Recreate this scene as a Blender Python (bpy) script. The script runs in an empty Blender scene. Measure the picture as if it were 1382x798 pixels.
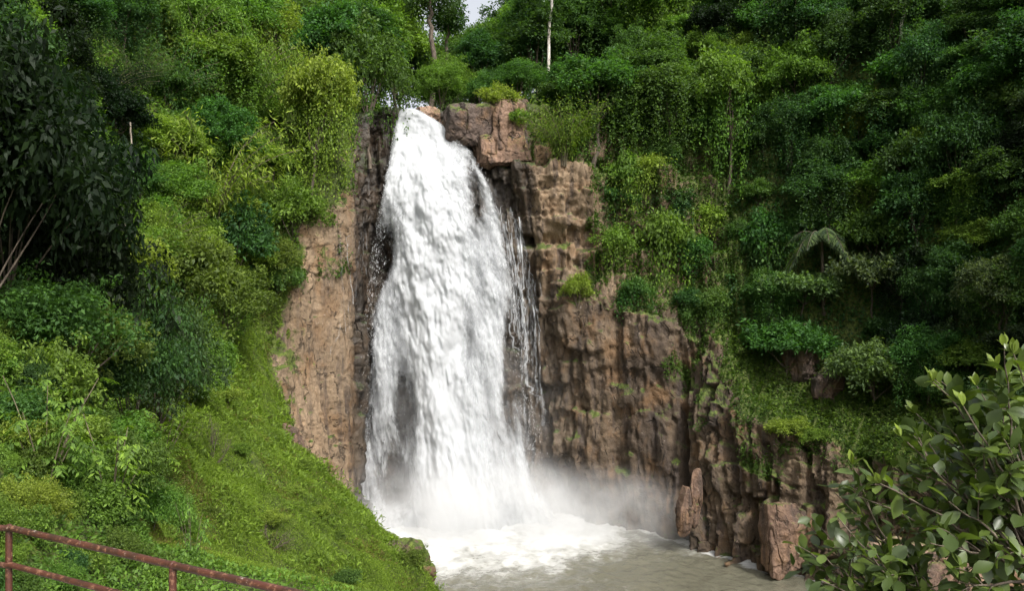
import bpy, bmesh, math, random
import numpy as np
from mathutils import Vector, Matrix
from mathutils.bvhtree import BVHTree

# ------------------------------------------------------------------ camera, world, sun, exposure
scene = bpy.context.scene
COL = scene.collection
F, CX, CY, EYE = 1075.0, 691.0, 399.0, 27.0
cam_d = bpy.data.cameras.new('camera')
cam_d.sensor_width = 36.0
cam_d.lens = F / 1382.0 * 36.0
cam_d.clip_start, cam_d.clip_end = 0.05, 2000.0
cam = bpy.data.objects.new('camera', cam_d)
cam.location = (0, 0, EYE)
cam.rotation_euler = (math.radians(90), 0, 0)
COL.objects.link(cam)
scene.camera = cam

SUN_EL, SUN_AZ = math.radians(50), math.radians(147)      # azimuth clockwise from +Y (the view direction)
world = bpy.data.worlds.new('World')
scene.world = world
world.use_nodes = True
wn, wl = world.node_tree.nodes, world.node_tree.links
bg = wn['Background']
sky = wn.new('ShaderNodeTexSky')
sky.sky_type = 'NISHITA'
sky.sun_disc = False
sky.sun_elevation = SUN_EL
sky.sun_rotation = SUN_AZ
sky.air_density = 1.0
sky.dust_density = 6.0
hs = wn.new('ShaderNodeHueSaturation')                     # thin high cloud: a whiter sky
hs.inputs['Saturation'].default_value = 0.25
wl.new(sky.outputs[0], hs.inputs['Color'])
wl.new(hs.outputs[0], bg.inputs['Color'])
bg.inputs['Strength'].default_value = 0.15

sun_d = bpy.data.lights.new('sun', 'SUN')
sun_d.energy = 2.1
sun_d.angle = math.radians(5.0)
sun_d.color = (1.0, 0.965, 0.91)
sun = bpy.data.objects.new('sun', sun_d)
to_sun = Vector((math.sin(SUN_AZ) * math.cos(SUN_EL), math.cos(SUN_AZ) * math.cos(SUN_EL), math.sin(SUN_EL)))
sun.rotation_euler = to_sun.to_track_quat('Z', 'Y').to_euler()
sun.location = to_sun * 200
COL.objects.link(sun)

scene.view_settings.view_transform = 'Standard'
scene.view_settings.look = 'None'
scene.view_settings.exposure = 0.92
scene.view_settings.gamma = 1.0
cy = scene.cycles
cy.max_bounces = 6
cy.diffuse_bounces = 3
cy.glossy_bounces = 2
cy.transmission_bounces = 3
cy.transparent_max_bounces = 24
cy.volume_bounces = 3
cy.use_denoising = True
cy.use_adaptive_sampling = True
cy.adaptive_threshold = 0.02
cy.volume_step_rate = 2.0
cy.volume_max_steps = 96

rng = np.random.default_rng(7)
random.seed(7)

def P(px, py, Y):
    """pixel of the 1382x798 view and a depth -> world point"""
    return np.array([(px - CX) / F * Y, Y, EYE - (py - CY) / F * Y])

def to_px(p):
    return CX + p[0] / p[1] * F, CY + (EYE - p[2]) / p[1] * F

# ------------------------------------------------------------------ numpy noise
_perm = rng.permutation(256)
_perm = np.concatenate([_perm, _perm, _perm])
_grad = rng.normal(size=(256, 3)); _grad /= np.linalg.norm(_grad, axis=1)[:, None]
_rand = rng.random((256, 4))

def perlin(p):
    p = np.asarray(p, float)
    i = np.floor(p).astype(int); f = p - i
    i &= 255
    w = f * f * f * (f * (f * 6 - 15) + 10)
    out = 0
    for dx in (0, 1):
        for dy in (0, 1):
            for dz in (0, 1):
                h = _perm[_perm[_perm[(i[..., 0] + dx) & 255] + ((i[..., 1] + dy) & 255)] + ((i[..., 2] + dz) & 255)] & 255
                g = _grad[h]
                d = g[..., 0] * (f[..., 0] - dx) + g[..., 1] * (f[..., 1] - dy) + g[..., 2] * (f[..., 2] - dz)
                wx = w[..., 0] if dx else 1 - w[..., 0]
                wy = w[..., 1] if dy else 1 - w[..., 1]
                wz = w[..., 2] if dz else 1 - w[..., 2]
                out = out + d * wx * wy * wz
    return out * 1.5

def fbm(p, octv=4, gain=0.5):
    p = np.asarray(p, float)
    a, s, o = 1.0, 0.0, 0.0
    for k in range(octv):
        o = o + a * perlin(p * 2 ** k + 17.3 * k); s += a; a *= gain
    return o / s

def voronoi(a, b, seed=0):
    """2-D cells: value of the nearest cell and distance to its border"""
    ia, ib = np.floor(a).astype(int), np.floor(b).astype(int)
    d1 = np.full(a.shape, 9.0); d2 = np.full(a.shape, 9.0); val = np.zeros(a.shape); val2 = np.zeros(a.shape)
    for da in (-1, 0, 1):
        for db in (-1, 0, 1):
            ca, cb = ia + da, ib + db
            h = _perm[_perm[(ca + seed * 31) & 255] + (cb & 255)] & 255
            r = _rand[h]
            d = np.hypot(ca + 0.15 + 0.7 * r[..., 0] - a, cb + 0.15 + 0.7 * r[..., 1] - b)
            near = d < d1
            d2 = np.where(near, d1, np.minimum(d2, d))
            val = np.where(near, r[..., 2], val)
            val2 = np.where(near, r[..., 3], val2)
            d1 = np.where(near, d, d1)
    return val, val2, d2 - d1

def sstep(a, b, x):
    t = np.clip((x - a) / (b - a), 0, 1)
    return t * t * (3 - 2 * t)

# ------------------------------------------------------------------ object helpers
def mesh_np(name, verts, faces, mat=None, attrs=None, smooth=False):
    """faces: (n,k) integer array"""
    me = bpy.data.meshes.new(name)
    verts = np.asarray(verts, np.float32); faces = np.asarray(faces, np.int32)
    n, k = faces.shape
    me.vertices.add(len(verts)); me.vertices.foreach_set('co', verts.ravel())
    me.loops.add(n * k); me.loops.foreach_set('vertex_index', faces.ravel())
    me.polygons.add(n)
    me.polygons.foreach_set('loop_start', np.arange(n, dtype=np.int32) * k)
    me.polygons.foreach_set('loop_total', np.full(n, k, np.int32))
    if smooth:
        me.polygons.foreach_set('use_smooth', np.ones(n, bool))
    for an, av in (attrs or {}).items():
        av = np.asarray(av, np.float32)
        if av.ndim == 1:
            at = me.attributes.new(an, 'FLOAT', 'POINT'); at.data.foreach_set('value', av)
        else:
            at = me.attributes.new(an, 'FLOAT_VECTOR', 'POINT'); at.data.foreach_set('vector', av.ravel())
    me.update(calc_edges=True)
    if mat: me.materials.append(mat)
    return me

def link(name, me, parent=None, color=None, loc=None):
    o = bpy.data.objects.new(name, me)
    COL.objects.link(o)
    if parent: o.parent = parent
    if color is not None: o.color = (*color, 1)
    if loc is not None: o.location = loc
    return o

def tag(o, label=None, cat=None, group=None, kind=None):
    if label: o['label'] = label
    if cat: o['category'] = cat
    if group: o['group'] = group
    if kind: o['kind'] = kind
    return o

def empty(name, loc):
    o = bpy.data.objects.new(name, None)
    o.empty_display_size = 0.3
    o.location = loc
    COL.objects.link(o)
    return o

def grid_faces(nu, nv):
    i = np.arange(nu * nv).reshape(nu, nv)
    return np.stack([i[:-1, :-1], i[1:, :-1], i[1:, 1:], i[:-1, 1:]], -1).reshape(-1, 4)

class Geo:
    """collects quads / tubes into one mesh"""
    def __init__(s): s.v, s.f, s.n = [], [], 0
    def add(s, v, f):
        s.v.append(np.asarray(v, float)); s.f.append(np.asarray(f, int) + s.n); s.n += len(v)
    def tube(s, pts, rad, seg=8, cap=True):
        pts = np.asarray(pts, float); n = len(pts)
        rad = np.broadcast_to(np.asarray(rad, float), (n,))
        t = np.gradient(pts, axis=0); t /= np.linalg.norm(t, axis=1)[:, None] + 1e-9
        ref = np.array([0.31, 0.17, 0.93]) if abs(t[:, 2]).mean() < 0.8 else np.array([0.95, 0.2, 0.1])
        a = np.cross(t, ref); a /= np.linalg.norm(a, axis=1)[:, None] + 1e-9
        b = np.cross(t, a)
        an = np.linspace(0, 2 * np.pi, seg, endpoint=False)
        ring = pts[:, None] + rad[:, None, None] * (np.cos(an)[None, :, None] * a[:, None] + np.sin(an)[None, :, None] * b[:, None])
        v = ring.reshape(-1, 3)
        i = np.arange(n * seg).reshape(n, seg)
        f = np.stack([i[:-1], np.roll(i[:-1], -1, 1), np.roll(i[1:], -1, 1), i[1:]], -1).reshape(-1, 4)
        s.add(v, f)
        if cap:
            for row, c in ((0, pts[0]), (n - 1, pts[-1])):
                base = ring[row]
                vv = np.concatenate([base, c[None]])
                k = np.arange(seg)
                s.add(vv, np.stack([k, (k + 1) % seg, np.full(seg, seg), np.full(seg, seg)], -1)[:, [0, 1, 2, 2]] if False else
                      np.stack([k[::2], (k[::2] + 1) % seg, (k[::2] + 2) % seg, np.full(len(k[::2]), seg)], -1))
    def build(s, name, mat, smooth=True, attrs=None):
        return mesh_np(name, np.concatenate(s.v), np.concatenate(s.f), mat, attrs, smooth)

# ------------------------------------------------------------------ materials
def new_mat(name):
    m = bpy.data.materials.new(name); m.use_nodes = True
    return m, m.node_tree.nodes, m.node_tree.links, m.node_tree.nodes['Principled BSDF']

def N(nodes, kind, **kw):
    n = nodes.new(kind)
    for k, v in kw.items():
        if hasattr(n, k): setattr(n, k, v)
        else: n.inputs[k].default_value = v
    return n

def mixrgb(nodes, links, fac, a, b, blend='MIX'):
    m = nodes.new('ShaderNodeMix'); m.data_type = 'RGBA'; m.blend_type = blend
    for sock, val in ((m.inputs[0], fac), (m.inputs[6], a), (m.inputs[7], b)):
        if hasattr(val, 'is_linked'): links.new(val, sock)
        elif isinstance(val, (int, float)): sock.default_value = val
        else: sock.default_value = (*val, 1)
    return m.outputs[2]

def math_(nodes, links, op, a, b=0.0, clamp=False):
    m = nodes.new('ShaderNodeMath'); m.operation = op; m.use_clamp = clamp
    for sock, val in ((m.inputs[0], a), (m.inputs[1], b)):
        if hasattr(val, 'is_linked'): links.new(val, sock)
        else: sock.default_value = val
    return m.outputs[0]

def ramp(nodes, links, x, lo, hi, a=0.0, b=1.0):
    m = nodes.new('ShaderNodeMapRange'); m.interpolation_type = 'SMOOTHSTEP'
    links.new(x, m.inputs[0])
    m.inputs[1].default_value, m.inputs[2].default_value = lo, hi
    m.inputs[3].default_value, m.inputs[4].default_value = a, b
    return m.outputs[0]

def noise(nodes, links, vec, scale, detail=6, rough=0.6, stretch=None):
    if stretch:
        mp = nodes.new('ShaderNodeMapping'); mp.inputs['Scale'].default_value = stretch
        links.new(vec, mp.inputs[0]); vec = mp.outputs[0]
    n = nodes.new('ShaderNodeTexNoise')
    n.inputs['Scale'].default_value, n.inputs['Detail'].default_value, n.inputs['Roughness'].default_value = scale, detail, rough
    links.new(vec, n.inputs['Vector'])
    return n.outputs['Fac']

def rock_mat(name, light, dark, attr=True, moss=0.5):
    m, n, l, bs = new_mat(name)
    co = n.new('ShaderNodeTexCoord').outputs['Object']
    big = noise(n, l, co, 0.16, 5, 0.6)
    mid = noise(n, l, co, 0.9, 8, 0.65)
    fine = noise(n, l, co, 5.0, 8, 0.7)
    streak = noise(n, l, co, 0.8, 6, 0.6, (1, 1, 0.10))
    lich = noise(n, l, co, 1.7, 7, 0.75)
    if attr:
        tone = N(n, 'ShaderNodeAttribute', attribute_name='pale').outputs['Fac']
        lf = math_(n, l, 'ADD', tone, math_(n, l, 'MULTIPLY', math_(n, l, 'SUBTRACT', big, 0.5), 1.6), True)
    else:
        lf = ramp(n, l, big, 0.3, 0.7)
    c = mixrgb(n, l, lf, dark, light)
    c = mixrgb(n, l, ramp(n, l, mid, 0.3, 0.72, 0.25, 0.0), c, (0.05, 0.034, 0.027))
    c = mixrgb(n, l, ramp(n, l, noise(n, l, co, 0.35, 6, 0.6), 0.46, 0.66, 0.0, 0.65), c, (0.18, 0.10, 0.044))
    c = mixrgb(n, l, ramp(n, l, streak, 0.46, 0.68, 0.0, 0.8), c, (0.05, 0.038, 0.032))
    c = mixrgb(n, l, ramp(n, l, lich, 0.62, 0.70, 0.0, 0.55), c, (0.50, 0.43, 0.37))
    c = mixrgb(n, l, ramp(n, l, fine, 0.35, 0.6, 0.28, 0.0), c, (0.04, 0.03, 0.025))
    geo = n.new('ShaderNodeNewGeometry')
    sep = n.new('ShaderNodeSeparateXYZ'); l.new(geo.outputs['Normal'], sep.inputs[0])
    up = ramp(n, l, sep.outputs[2], 0.15, 0.7)
    mn = noise(n, l, co, 0.5, 8, 0.7)
    mf = math_(n, l, 'ADD', math_(n, l, 'MULTIPLY', up, 0.55), math_(n, l, 'MULTIPLY', math_(n, l, 'SUBTRACT', mn, 0.5), 2.4))
    rough = 0.85
    if attr:
        rk = N(n, 'ShaderNodeAttribute', attribute_name='rock').outputs['Fac']
        mf = math_(n, l, 'ADD', mf, math_(n, l, 'MULTIPLY', math_(n, l, 'SUBTRACT', 1.0, rk), 1.5))
    mf = ramp(n, l, math_(n, l, 'ADD', mf, moss - 0.5), 0.35, 0.65)
    mossc = mixrgb(n, l, ramp(n, l, noise(n, l, co, 2.2, 6, 0.7), 0.35, 0.65), (0.035, 0.05, 0.012), (0.10, 0.13, 0.022))
    c = mixrgb(n, l, mf, c, mossc)
    if attr:
        wet = N(n, 'ShaderNodeAttribute', attribute_name='wet').outputs['Fac']
        c = mixrgb(n, l, math_(n, l, 'MULTIPLY', wet, 0.78), c, (0.016, 0.016, 0.015))
        rr = n.new('ShaderNodeMapRange'); l.new(wet, rr.inputs[0]); rr.inputs[3].default_value = 0.85; rr.inputs[4].default_value = 0.33
        l.new(rr.outputs[0], bs.inputs['Roughness'])
    else:
        bs.inputs['Roughness'].default_value = rough
    l.new(c, bs.inputs['Base Color'])
    bs.inputs['Specular IOR Level'].default_value = 0.3
    wv_ = n.new('ShaderNodeTexNoise'); wv_.inputs['Scale'].default_value = .6; wv_.inputs['Detail'].default_value = 4; l.new(co, wv_.inputs['Vector'])
    wm_ = n.new('ShaderNodeVectorMath'); wm_.operation = 'MULTIPLY_ADD'; l.new(wv_.outputs['Color'], wm_.inputs[0]); wm_.inputs[1].default_value = (2.2, 2.2, 2.2); l.new(co, wm_.inputs[2])
    mpz = n.new('ShaderNodeMapping'); mpz.inputs['Scale'].default_value = (1, 1, .30); l.new(wm_.outputs[0], mpz.inputs[0])
    vo = n.new('ShaderNodeTexVoronoi'); vo.feature = 'DISTANCE_TO_EDGE'; vo.inputs['Scale'].default_value = .42; l.new(mpz.outputs[0], vo.inputs['Vector'])
    vo2 = n.new('ShaderNodeTexVoronoi'); vo2.inputs['Scale'].default_value = 1.5; l.new(mpz.outputs[0], vo2.inputs['Vector'])
    crk = ramp(n, l, vo.outputs['Distance'], 0.0, 0.05, 1.0, 0.0)
    crk = math_(n, l, 'MULTIPLY', crk, ramp(n, l, mid, .47, .60))
    c = mixrgb(n, l, math_(n, l, 'MULTIPLY', crk, .6), c, (.022, .018, .015))
    l.new(c, bs.inputs['Base Color'])
    h = math_(n, l, 'ADD', math_(n, l, 'MULTIPLY', mid, 0.5), math_(n, l, 'MULTIPLY', fine, 0.09))
    h = math_(n, l, 'ADD', h, math_(n, l, 'MULTIPLY', streak, 0.35))
    h = math_(n, l, 'ADD', h, math_(n, l, 'MULTIPLY', vo2.outputs['Distance'], .22))
    h = math_(n, l, 'SUBTRACT', h, math_(n, l, 'MULTIPLY', crk, .35))
    bp = N(n, 'ShaderNodeBump'); bp.inputs['Strength'].default_value = 0.9; bp.inputs['Distance'].default_value = 0.7
    l.new(h, bp.inputs['Height']); l.new(bp.outputs[0], bs.inputs['Normal'])
    return m

def leaf_mat(name, rough=0.58, spec=0.18, trans=0.42, yellow=0.35):
    """leaf colour = object colour, varied from leaf to leaf"""
    m, n, l, bs = new_mat(name)
    oi = n.new('ShaderNodeObjectInfo')
    tone = N(n, 'ShaderNodeAttribute', attribute_name='tone').outputs['Fac']
    base = oi.outputs['Color']
    c = mixrgb(n, l, 1.0, base, (0.55, 0.6, 0.7), 'MULTIPLY')
    c2 = mixrgb(n, l, 1.0, base, (1.5, 1.5, 0.8), 'MULTIPLY')
    c = mixrgb(n, l, tone, c, c2)
    hsn = n.new('ShaderNodeHueSaturation')
    rr = n.new('ShaderNodeMapRange'); l.new(oi.outputs['Random'], rr.inputs[0]); rr.inputs[3].default_value = 0.480; rr.inputs[4].default_value = 0.522
    l.new(rr.outputs[0], hsn.inputs['Hue']); l.new(c, hsn.inputs['Color']); hsn.inputs['Saturation'].default_value = 0.94
    c = hsn.outputs[0]
    l.new(c, bs.inputs['Base Color'])
    bs.inputs['Roughness'].default_value = rough
    bs.inputs['Specular IOR Level'].default_value = spec
    tr = n.new('ShaderNodeBsdfTranslucent')
    l.new(mixrgb(n, l, 1.0, c, (1.45, 1.6, 0.5), 'MULTIPLY'), tr.inputs['Color'])
    mx = n.new('ShaderNodeMixShader'); mx.inputs[0].default_value = trans
    l.new(bs.outputs[0], mx.inputs[1]); l.new(tr.outputs[0], mx.inputs[2])
    l.new(mx.outputs[0], n['Material Output'].inputs['Surface'])
    return m

def bark_mat(name, a, b, scale=6):
    m, n, l, bs = new_mat(name)
    co = n.new('ShaderNodeTexCoord').outputs['Object']
    f = noise(n, l, co, scale, 6, 0.65, (1, 1, 0.25))
    l.new(mixrgb(n, l, ramp(n, l, f, 0.35, 0.65), a, b), bs.inputs['Base Color'])
    bs.inputs['Roughness'].default_value = 0.85
    bp = N(n, 'ShaderNodeBump'); bp.inputs['Strength'].default_value = 0.5; bp.inputs['Distance'].default_value = 0.05
    l.new(f, bp.inputs['Height']); l.new(bp.outputs[0], bs.inputs['Normal'])
    return m

M_cliff = rock_mat('cliff_rock', (0.33, 0.236, 0.148), (0.060, 0.042, 0.026))
M_boulder = rock_mat('boulder_rock', (0.30, 0.19, 0.13), (0.12, 0.075, 0.052), attr=False, moss=0.42)
M_mossrock = rock_mat('mossy_rock', (0.22, 0.15, 0.10), (0.10, 0.065, 0.045), attr=False, moss=0.68)
M_pale = rock_mat('pale_rock', (0.42, 0.29, 0.21), (0.25, 0.165, 0.115), attr=False, moss=0.42)
M_darkrock = rock_mat('dark_rock', (0.14, 0.10, 0.08), (0.055, 0.045, 0.04), attr=False, moss=0.5)
M_leaf = leaf_mat('leaf')
M_leaf_gloss = leaf_mat('glossy_leaf', 0.36, 0.45, 0.3)
M_bark = bark_mat('bark', (0.05, 0.037, 0.026), (0.14, 0.11, 0.08))
M_palebark = bark_mat('pale_bark', (0.34, 0.30, 0.25), (0.62, 0.58, 0.52), 3)
M_vine = bark_mat('vine_stem', (0.06, 0.05, 0.03), (0.16, 0.13, 0.08))

# ------------------------------------------------------------------ the gorge: one lofted sheet of terrain
# station: eight points from the water's edge (0) to far behind the rim (7), then rock-ness and paleness and wetness per level
ST = [
 # A behind the camera, left bank
 ([(24,-40,-2),(14,-40,12),(6,-40,23),(-4,-40,24),(-14,-40,36),(-30,-40,62),(-60,-40,85),(-140,-40,110)], [1,.5,.2,0,0,0,0,0], .3, 0),
 ([(16,8,-2),(9,7,12),(4.6,6.5,22.3),(-5,7.5,23.4),(-12,8,32),(-26,10,58),(-60,10,85),(-140,10,110)], [1,.5,.2,0,0,0,0,0], .3, 0),
 ([(2.5,25,-2),(-2,25,10),(-4.8,25,16),(-11,26,19.6),(-18,28,28),(-32,30,55),(-62,30,85),(-140,32,110)], [1,.7,.1,0,0,0,0,0], .4, 0),
 ([(0,46,-2),(-3.6,46,6.5),(-5.9,46,11.4),(-15,46,19),(-22,48,27),(-36,52,55),(-65,55,85),(-140,60,110)], [1,.8,.25,0,0,0,0,0], .5, .1),
 ([(-11,66,-2),(-14,66,8),(-16,66,12.2),(-21.5,65,17.5),(-28,66,27),(-40,70,55),(-68,74,88),(-140,82,110)], [1,1,.5,0,0,0,0,0], .7, 0),
 ([(-19,79,-2),(-21,79,10),(-23,80,16),(-25.5,81,22),(-28,82,31),(-33,86,50),(-60,96,78),(-140,110,105)], [1,1,.8,.25,0,0,0,0], .6, 0),
 ([(-20,86,-2),(-21.2,86.5,10),(-22.2,87,18),(-22.4,87.5,28),(-22.6,88.5,35.5),(-26,94,48),(-38,112,64),(-100,170,85)], [1,1,1,1,.7,0,0,0], .72, 0),
 ([(-18.0,90,-2),(-18.6,90.5,10),(-18.6,91,19),(-18.7,91.6,29),(-19.0,92.6,37.5),(-20.5,97,48.5),(-27,114,56),(-70,190,74)], [1,1,1,1,.9,.3,0,0], .72, .2),
 ([(-17.9,92.5,-2),(-18.3,93,10),(-18.3,93.6,20),(-18.4,94.3,30),(-18.6,95.2,38.5),(-19.2,98.5,49),(-24,114,55.5),(-62,193,72)], [1,1,1,1,1,.5,0,0], .2, .85),
 ([(-17.6,98,-2),(-17.9,98.5,10),(-17.9,99.2,20),(-17.9,100,30),(-17.9,101,40),(-16.6,102,50.6),(-17.5,114,53),(-40,200,66)], [1,1,1,1,1,.8,.2,0], .25, .85),
 ([(-10,98,-2),(-10,98.5,10),(-10.3,99.5,20),(-10.5,100.5,31),(-10.6,101.6,41),(-12.5,102.6,50.0),(-11,116,50.6),(-15,210,58)], [1,1,1,1,1,1,.6,0], .2, 1),
 ([(-3.6,98.5,-2),(-3.6,99.5,10),(-3.8,100.2,20),(-3.8,100.4,31),(-4,101,42),(-5.5,103.5,51.6),(-3,118,54),(10,215,64)], [1,1,1,1,1,.9,.1,0], .3, .95),
 ([(2.8,99.3,-2),(3.0,99.8,10),(3.0,100,24),(2.6,99.3,34),(2.2,99.5,43),(2.0,103.5,51.5),(4,120,57),(35,210,72)], [1,1,1,1,1,.7,0,0], .5, .75),
 ([(8.6,95,-2),(8.8,95.8,12),(8.8,96.4,25.5),(8.6,99.2,30.5),(9.2,100.6,42.5),(10,105,50.5),(14,122,60),(60,200,85)], [1,1,1,1,1,.6,0,0], .22, .12),
 ([(14.8,91.5,-2),(15.3,92.6,12),(15.7,93.6,24.6),(16.4,98,29.5),(17.5,101,41),(18.5,106,52),(24,124,68),(80,190,95)], [1,1,1,.85,.85,.25,0,0], .08, .08),
 ([(19.4,86,-2),(20.6,89.5,11),(21.6,92,21.5),(23.4,97,28),(25,101,40),(27.5,106,54),(34,124,75),(100,180,105)], [1,1,.95,.7,.75,.1,0,0], .05, .1),
 ([(23.4,80,-2),(24.2,81.6,8.5),(25,83.5,14),(29,91,18),(31.5,98,36),(35,104,56),(46,120,82),(120,165,112)], [1,1,.9,.2,.15,0,0,0], .22, .12),
 ([(29.4,75.5,-2),(30.5,76.6,7),(31.2,78,12.5),(37,86,17),(42,92,36),(47,98,58),(62,110,88),(140,140,118)], [1,1,.85,.1,0,0,0,0], .3, .05),
 ([(34.5,66,-2),(35.6,67,7),(36.4,68,12),(42.5,74,16.5),(49,78,36),(56,82,60),(74,90,92),(150,105,120)], [1,1,.8,.1,0,0,0,0], .4, 0),
 ([(36.5,46,-2),(37.6,46.5,8),(38.6,47,13),(43.5,48,18),(52,50,40),(60,52,65),(80,55,94),(150,60,120)], [1,1,.6,0,0,0,0,0], .4, 0),
 ([(36.5,10,-2),(37.6,10,8),(38.6,10,13),(43.5,10,18),(52,10,40),(60,10,65),(80,10,94),(150,10,120)], [1,1,.6,0,0,0,0,0], .4, 0),
]
S = np.array([s[0] for s in ST], float)            # (ns, 8, 3)
RK = np.array([s[1] for s in ST], float)
PALE = np.array([s[2] for s in ST], float)
WET = np.array([s[3] for s in ST], float)
ns = len(S)
# samples along the rim and up the wall
us = []
for i in range(ns - 1):
    L = np.linalg.norm(S[i + 1, 2] - S[i, 2])
    fine = 4 <= i <= 17
    k = max(4, int(round(L / (0.22 if fine else 0.6))))
    us += list(i + np.arange(k) / k)
us = np.array(us + [ns - 1.0])
vs = []
for j, k in enumerate((50, 50, 40, 50, 50, 24, 14)):
    vs += list(j + np.arange(k) / k)
vs = np.array(vs + [7.0])
def crom(A, u, ten=0.42):
    i = np.clip(np.floor(u).astype(int), 0, len(A) - 2); t = u - i
    sh = (-1,) + (1,) * (A.ndim - 1); t = t.reshape(sh)
    p0, p1, p2, p3 = A[np.maximum(i - 1, 0)], A[i], A[i + 1], A[np.minimum(i + 2, len(A) - 1)]
    m1, m2 = (p2 - p0) * ten, (p3 - p1) * ten
    return (2*t**3-3*t**2+1)*p1 + (t**3-2*t**2+t)*m1 + (-2*t**3+3*t**2)*p2 + (t**3-t**2)*m2
U = crom(S, us)                                    # (nu, 8, 3)
V = np.clip(np.floor(vs).astype(int), 0, 6); T = (vs - V)[None, :, None]
Wp = U[:, V] * (1 - T) + U[:, V + 1] * T           # (nu, nv, 3)
Ui = np.clip(np.floor(us).astype(int), 0, ns - 2); Ut = us - Ui
RKu = RK[Ui] * (1 - Ut[:, None]) + RK[Ui + 1] * Ut[:, None]
rock = RKu[:, V] * (1 - T[..., 0]) + RKu[:, V + 1] * T[..., 0]
pale = np.repeat((PALE[Ui] * (1 - Ut) + PALE[Ui + 1] * Ut)[:, None], len(vs), 1)
pale = pale + .55 * sstep(11.85, 12.25, us)[:, None] * (1 - sstep(14.2, 15.2, us))[:, None] * sstep(2.0, 2.7, vs)[None]
wet = np.repeat((WET[Ui] * (1 - Ut) + WET[Ui + 1] * Ut)[:, None], len(vs), 1)
wet = wet * (1 - .85 * sstep(11.9, 12.2, us)[:, None] * (1 - sstep(12.5, 13.5, us))[:, None] * sstep(2.2, 2.9, vs)[None])
du = np.gradient(Wp, axis=0); dv = np.gradient(Wp, axis=1)
nrm = np.cross(dv, du); nrm /= np.linalg.norm(nrm, axis=2)[..., None] + 1e-9
# which way is the gorge?  towards the axis x~5,y~60 and up
inward = np.array([2.0, 50.0, 40.0]) - Wp
flip = np.sign((nrm * inward).sum(-1).mean()); nrm *= flip
seg = np.linalg.norm(np.diff(U[:, 2], axis=0), axis=1)
arc = np.concatenate([[0], np.cumsum(seg)])[:, None] + np.zeros((1, len(vs)))
zz = Wp[..., 2]
lowf = fbm(Wp * 0.09, 3)
aw = arc + 0.7 * fbm(np.stack([arc * .13, zz * .13, arc * 0 + 3], -1), 3) + 0.10 * zz
zw = zz + 0.9 * fbm(np.stack([arc * .12, zz * .10, arc * 0 + 9], -1), 3)
def joints(a, b, w, h, seed, skew=.22):
    """rectangular joint blocks: columns of width w, each split into courses about h high"""
    nz1 = fbm(np.stack([a * .0 + seed, b / h * .7, a * .08], -1), 3)
    ca = a / w + skew * nz1
    # uneven columns
    ca = ca + .35 * np.sin(ca * 2.3 + seed)
    ci = np.floor(ca).astype(int); fa = ca - ci
    rh = h * (.6 + .9 * _rand[_perm[(ci + 37 * seed) & 255], 0])
    cb = b / rh + _rand[_perm[(ci + 91 * seed) & 255], 1] * 7 + .22 * fbm(np.stack([a / w * .8, b * 0, a * 0 + seed], -1), 2)
    bi = np.floor(cb).astype(int); fb = cb - bi
    val = _rand[_perm[(_perm[(ci + 13 * seed) & 255] + bi) & 255], 2]
    tilt = _rand[_perm[(_perm[(ci + 13 * seed) & 255] + bi) & 255], 3] - .5
    ea = np.minimum(fa, 1 - fa) * w; eb = np.minimum(fb, 1 - fb) * rh
    return val + tilt * (fa - .5) * 1.2 + .35 * tilt * (fb - .5), ea, eb
j1, ea1, eb1 = joints(aw, zw, 3.6, 10.0, 1)
j2, ea2, eb2 = joints(aw + 5, zw, 1.5, 4.2, 4)
j3, ea3, eb3 = joints(aw + 2, zw, .6, 1.5, 8)
cm = sstep(-.1, .35, fbm(Wp * .16 + 7, 3))
groove = .8 * fbm(np.stack([aw * .30, zz * .05, arc * 0], -1), 5)
groove = .35 * groove + .65 * np.round(groove * 5 + .6 * fbm(Wp * .4, 3)) / 5
groove2 = fbm(np.stack([aw * 1.9, zz * .16, arc * 0 + 5], -1), 4)
us2 = us[:, None]
sheer = sstep(5.0, 5.6, us2) * (1 - sstep(7.6, 8.2, us2))            # the sheer left face
butt = sstep(14.7, 15.4, us2) * (1 - sstep(2.2, 2.7, vs[None]))      # the buttresses by the pool
blk = 1 - .72 * sheer
face = sstep(12.5, 13.0, us2) * (1 - sstep(14.6, 15.0, us2)) * (1 - sstep(1.95, 2.15, vs[None]))   # broad flat face
tier = sstep(11.4, 11.9, us2) * (1 - sstep(15.2, 16.0, us2)) * sstep(2.0, 2.3, vs[None])              # ledges of the upper cliff
zb = zz + .5 * fbm(np.stack([arc * .25, zz * .2, arc * 0 + 21], -1), 3) + .6 * (_rand[_perm[np.floor(aw / 6.5).astype(int) & 255], 1] - .5) * 5 * (aw > arc[np.argmin(abs(us - 13.2)), 0])
fz = (zb - 33.3) / 10.2; fz = fz - np.floor(fz)
fz2 = (zb - 30.1) / 3.4; fz2 = fz2 - np.floor(fz2)
blk = blk * (1 - .40 * face)
groove = groove * (1 - .55 * face)
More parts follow.
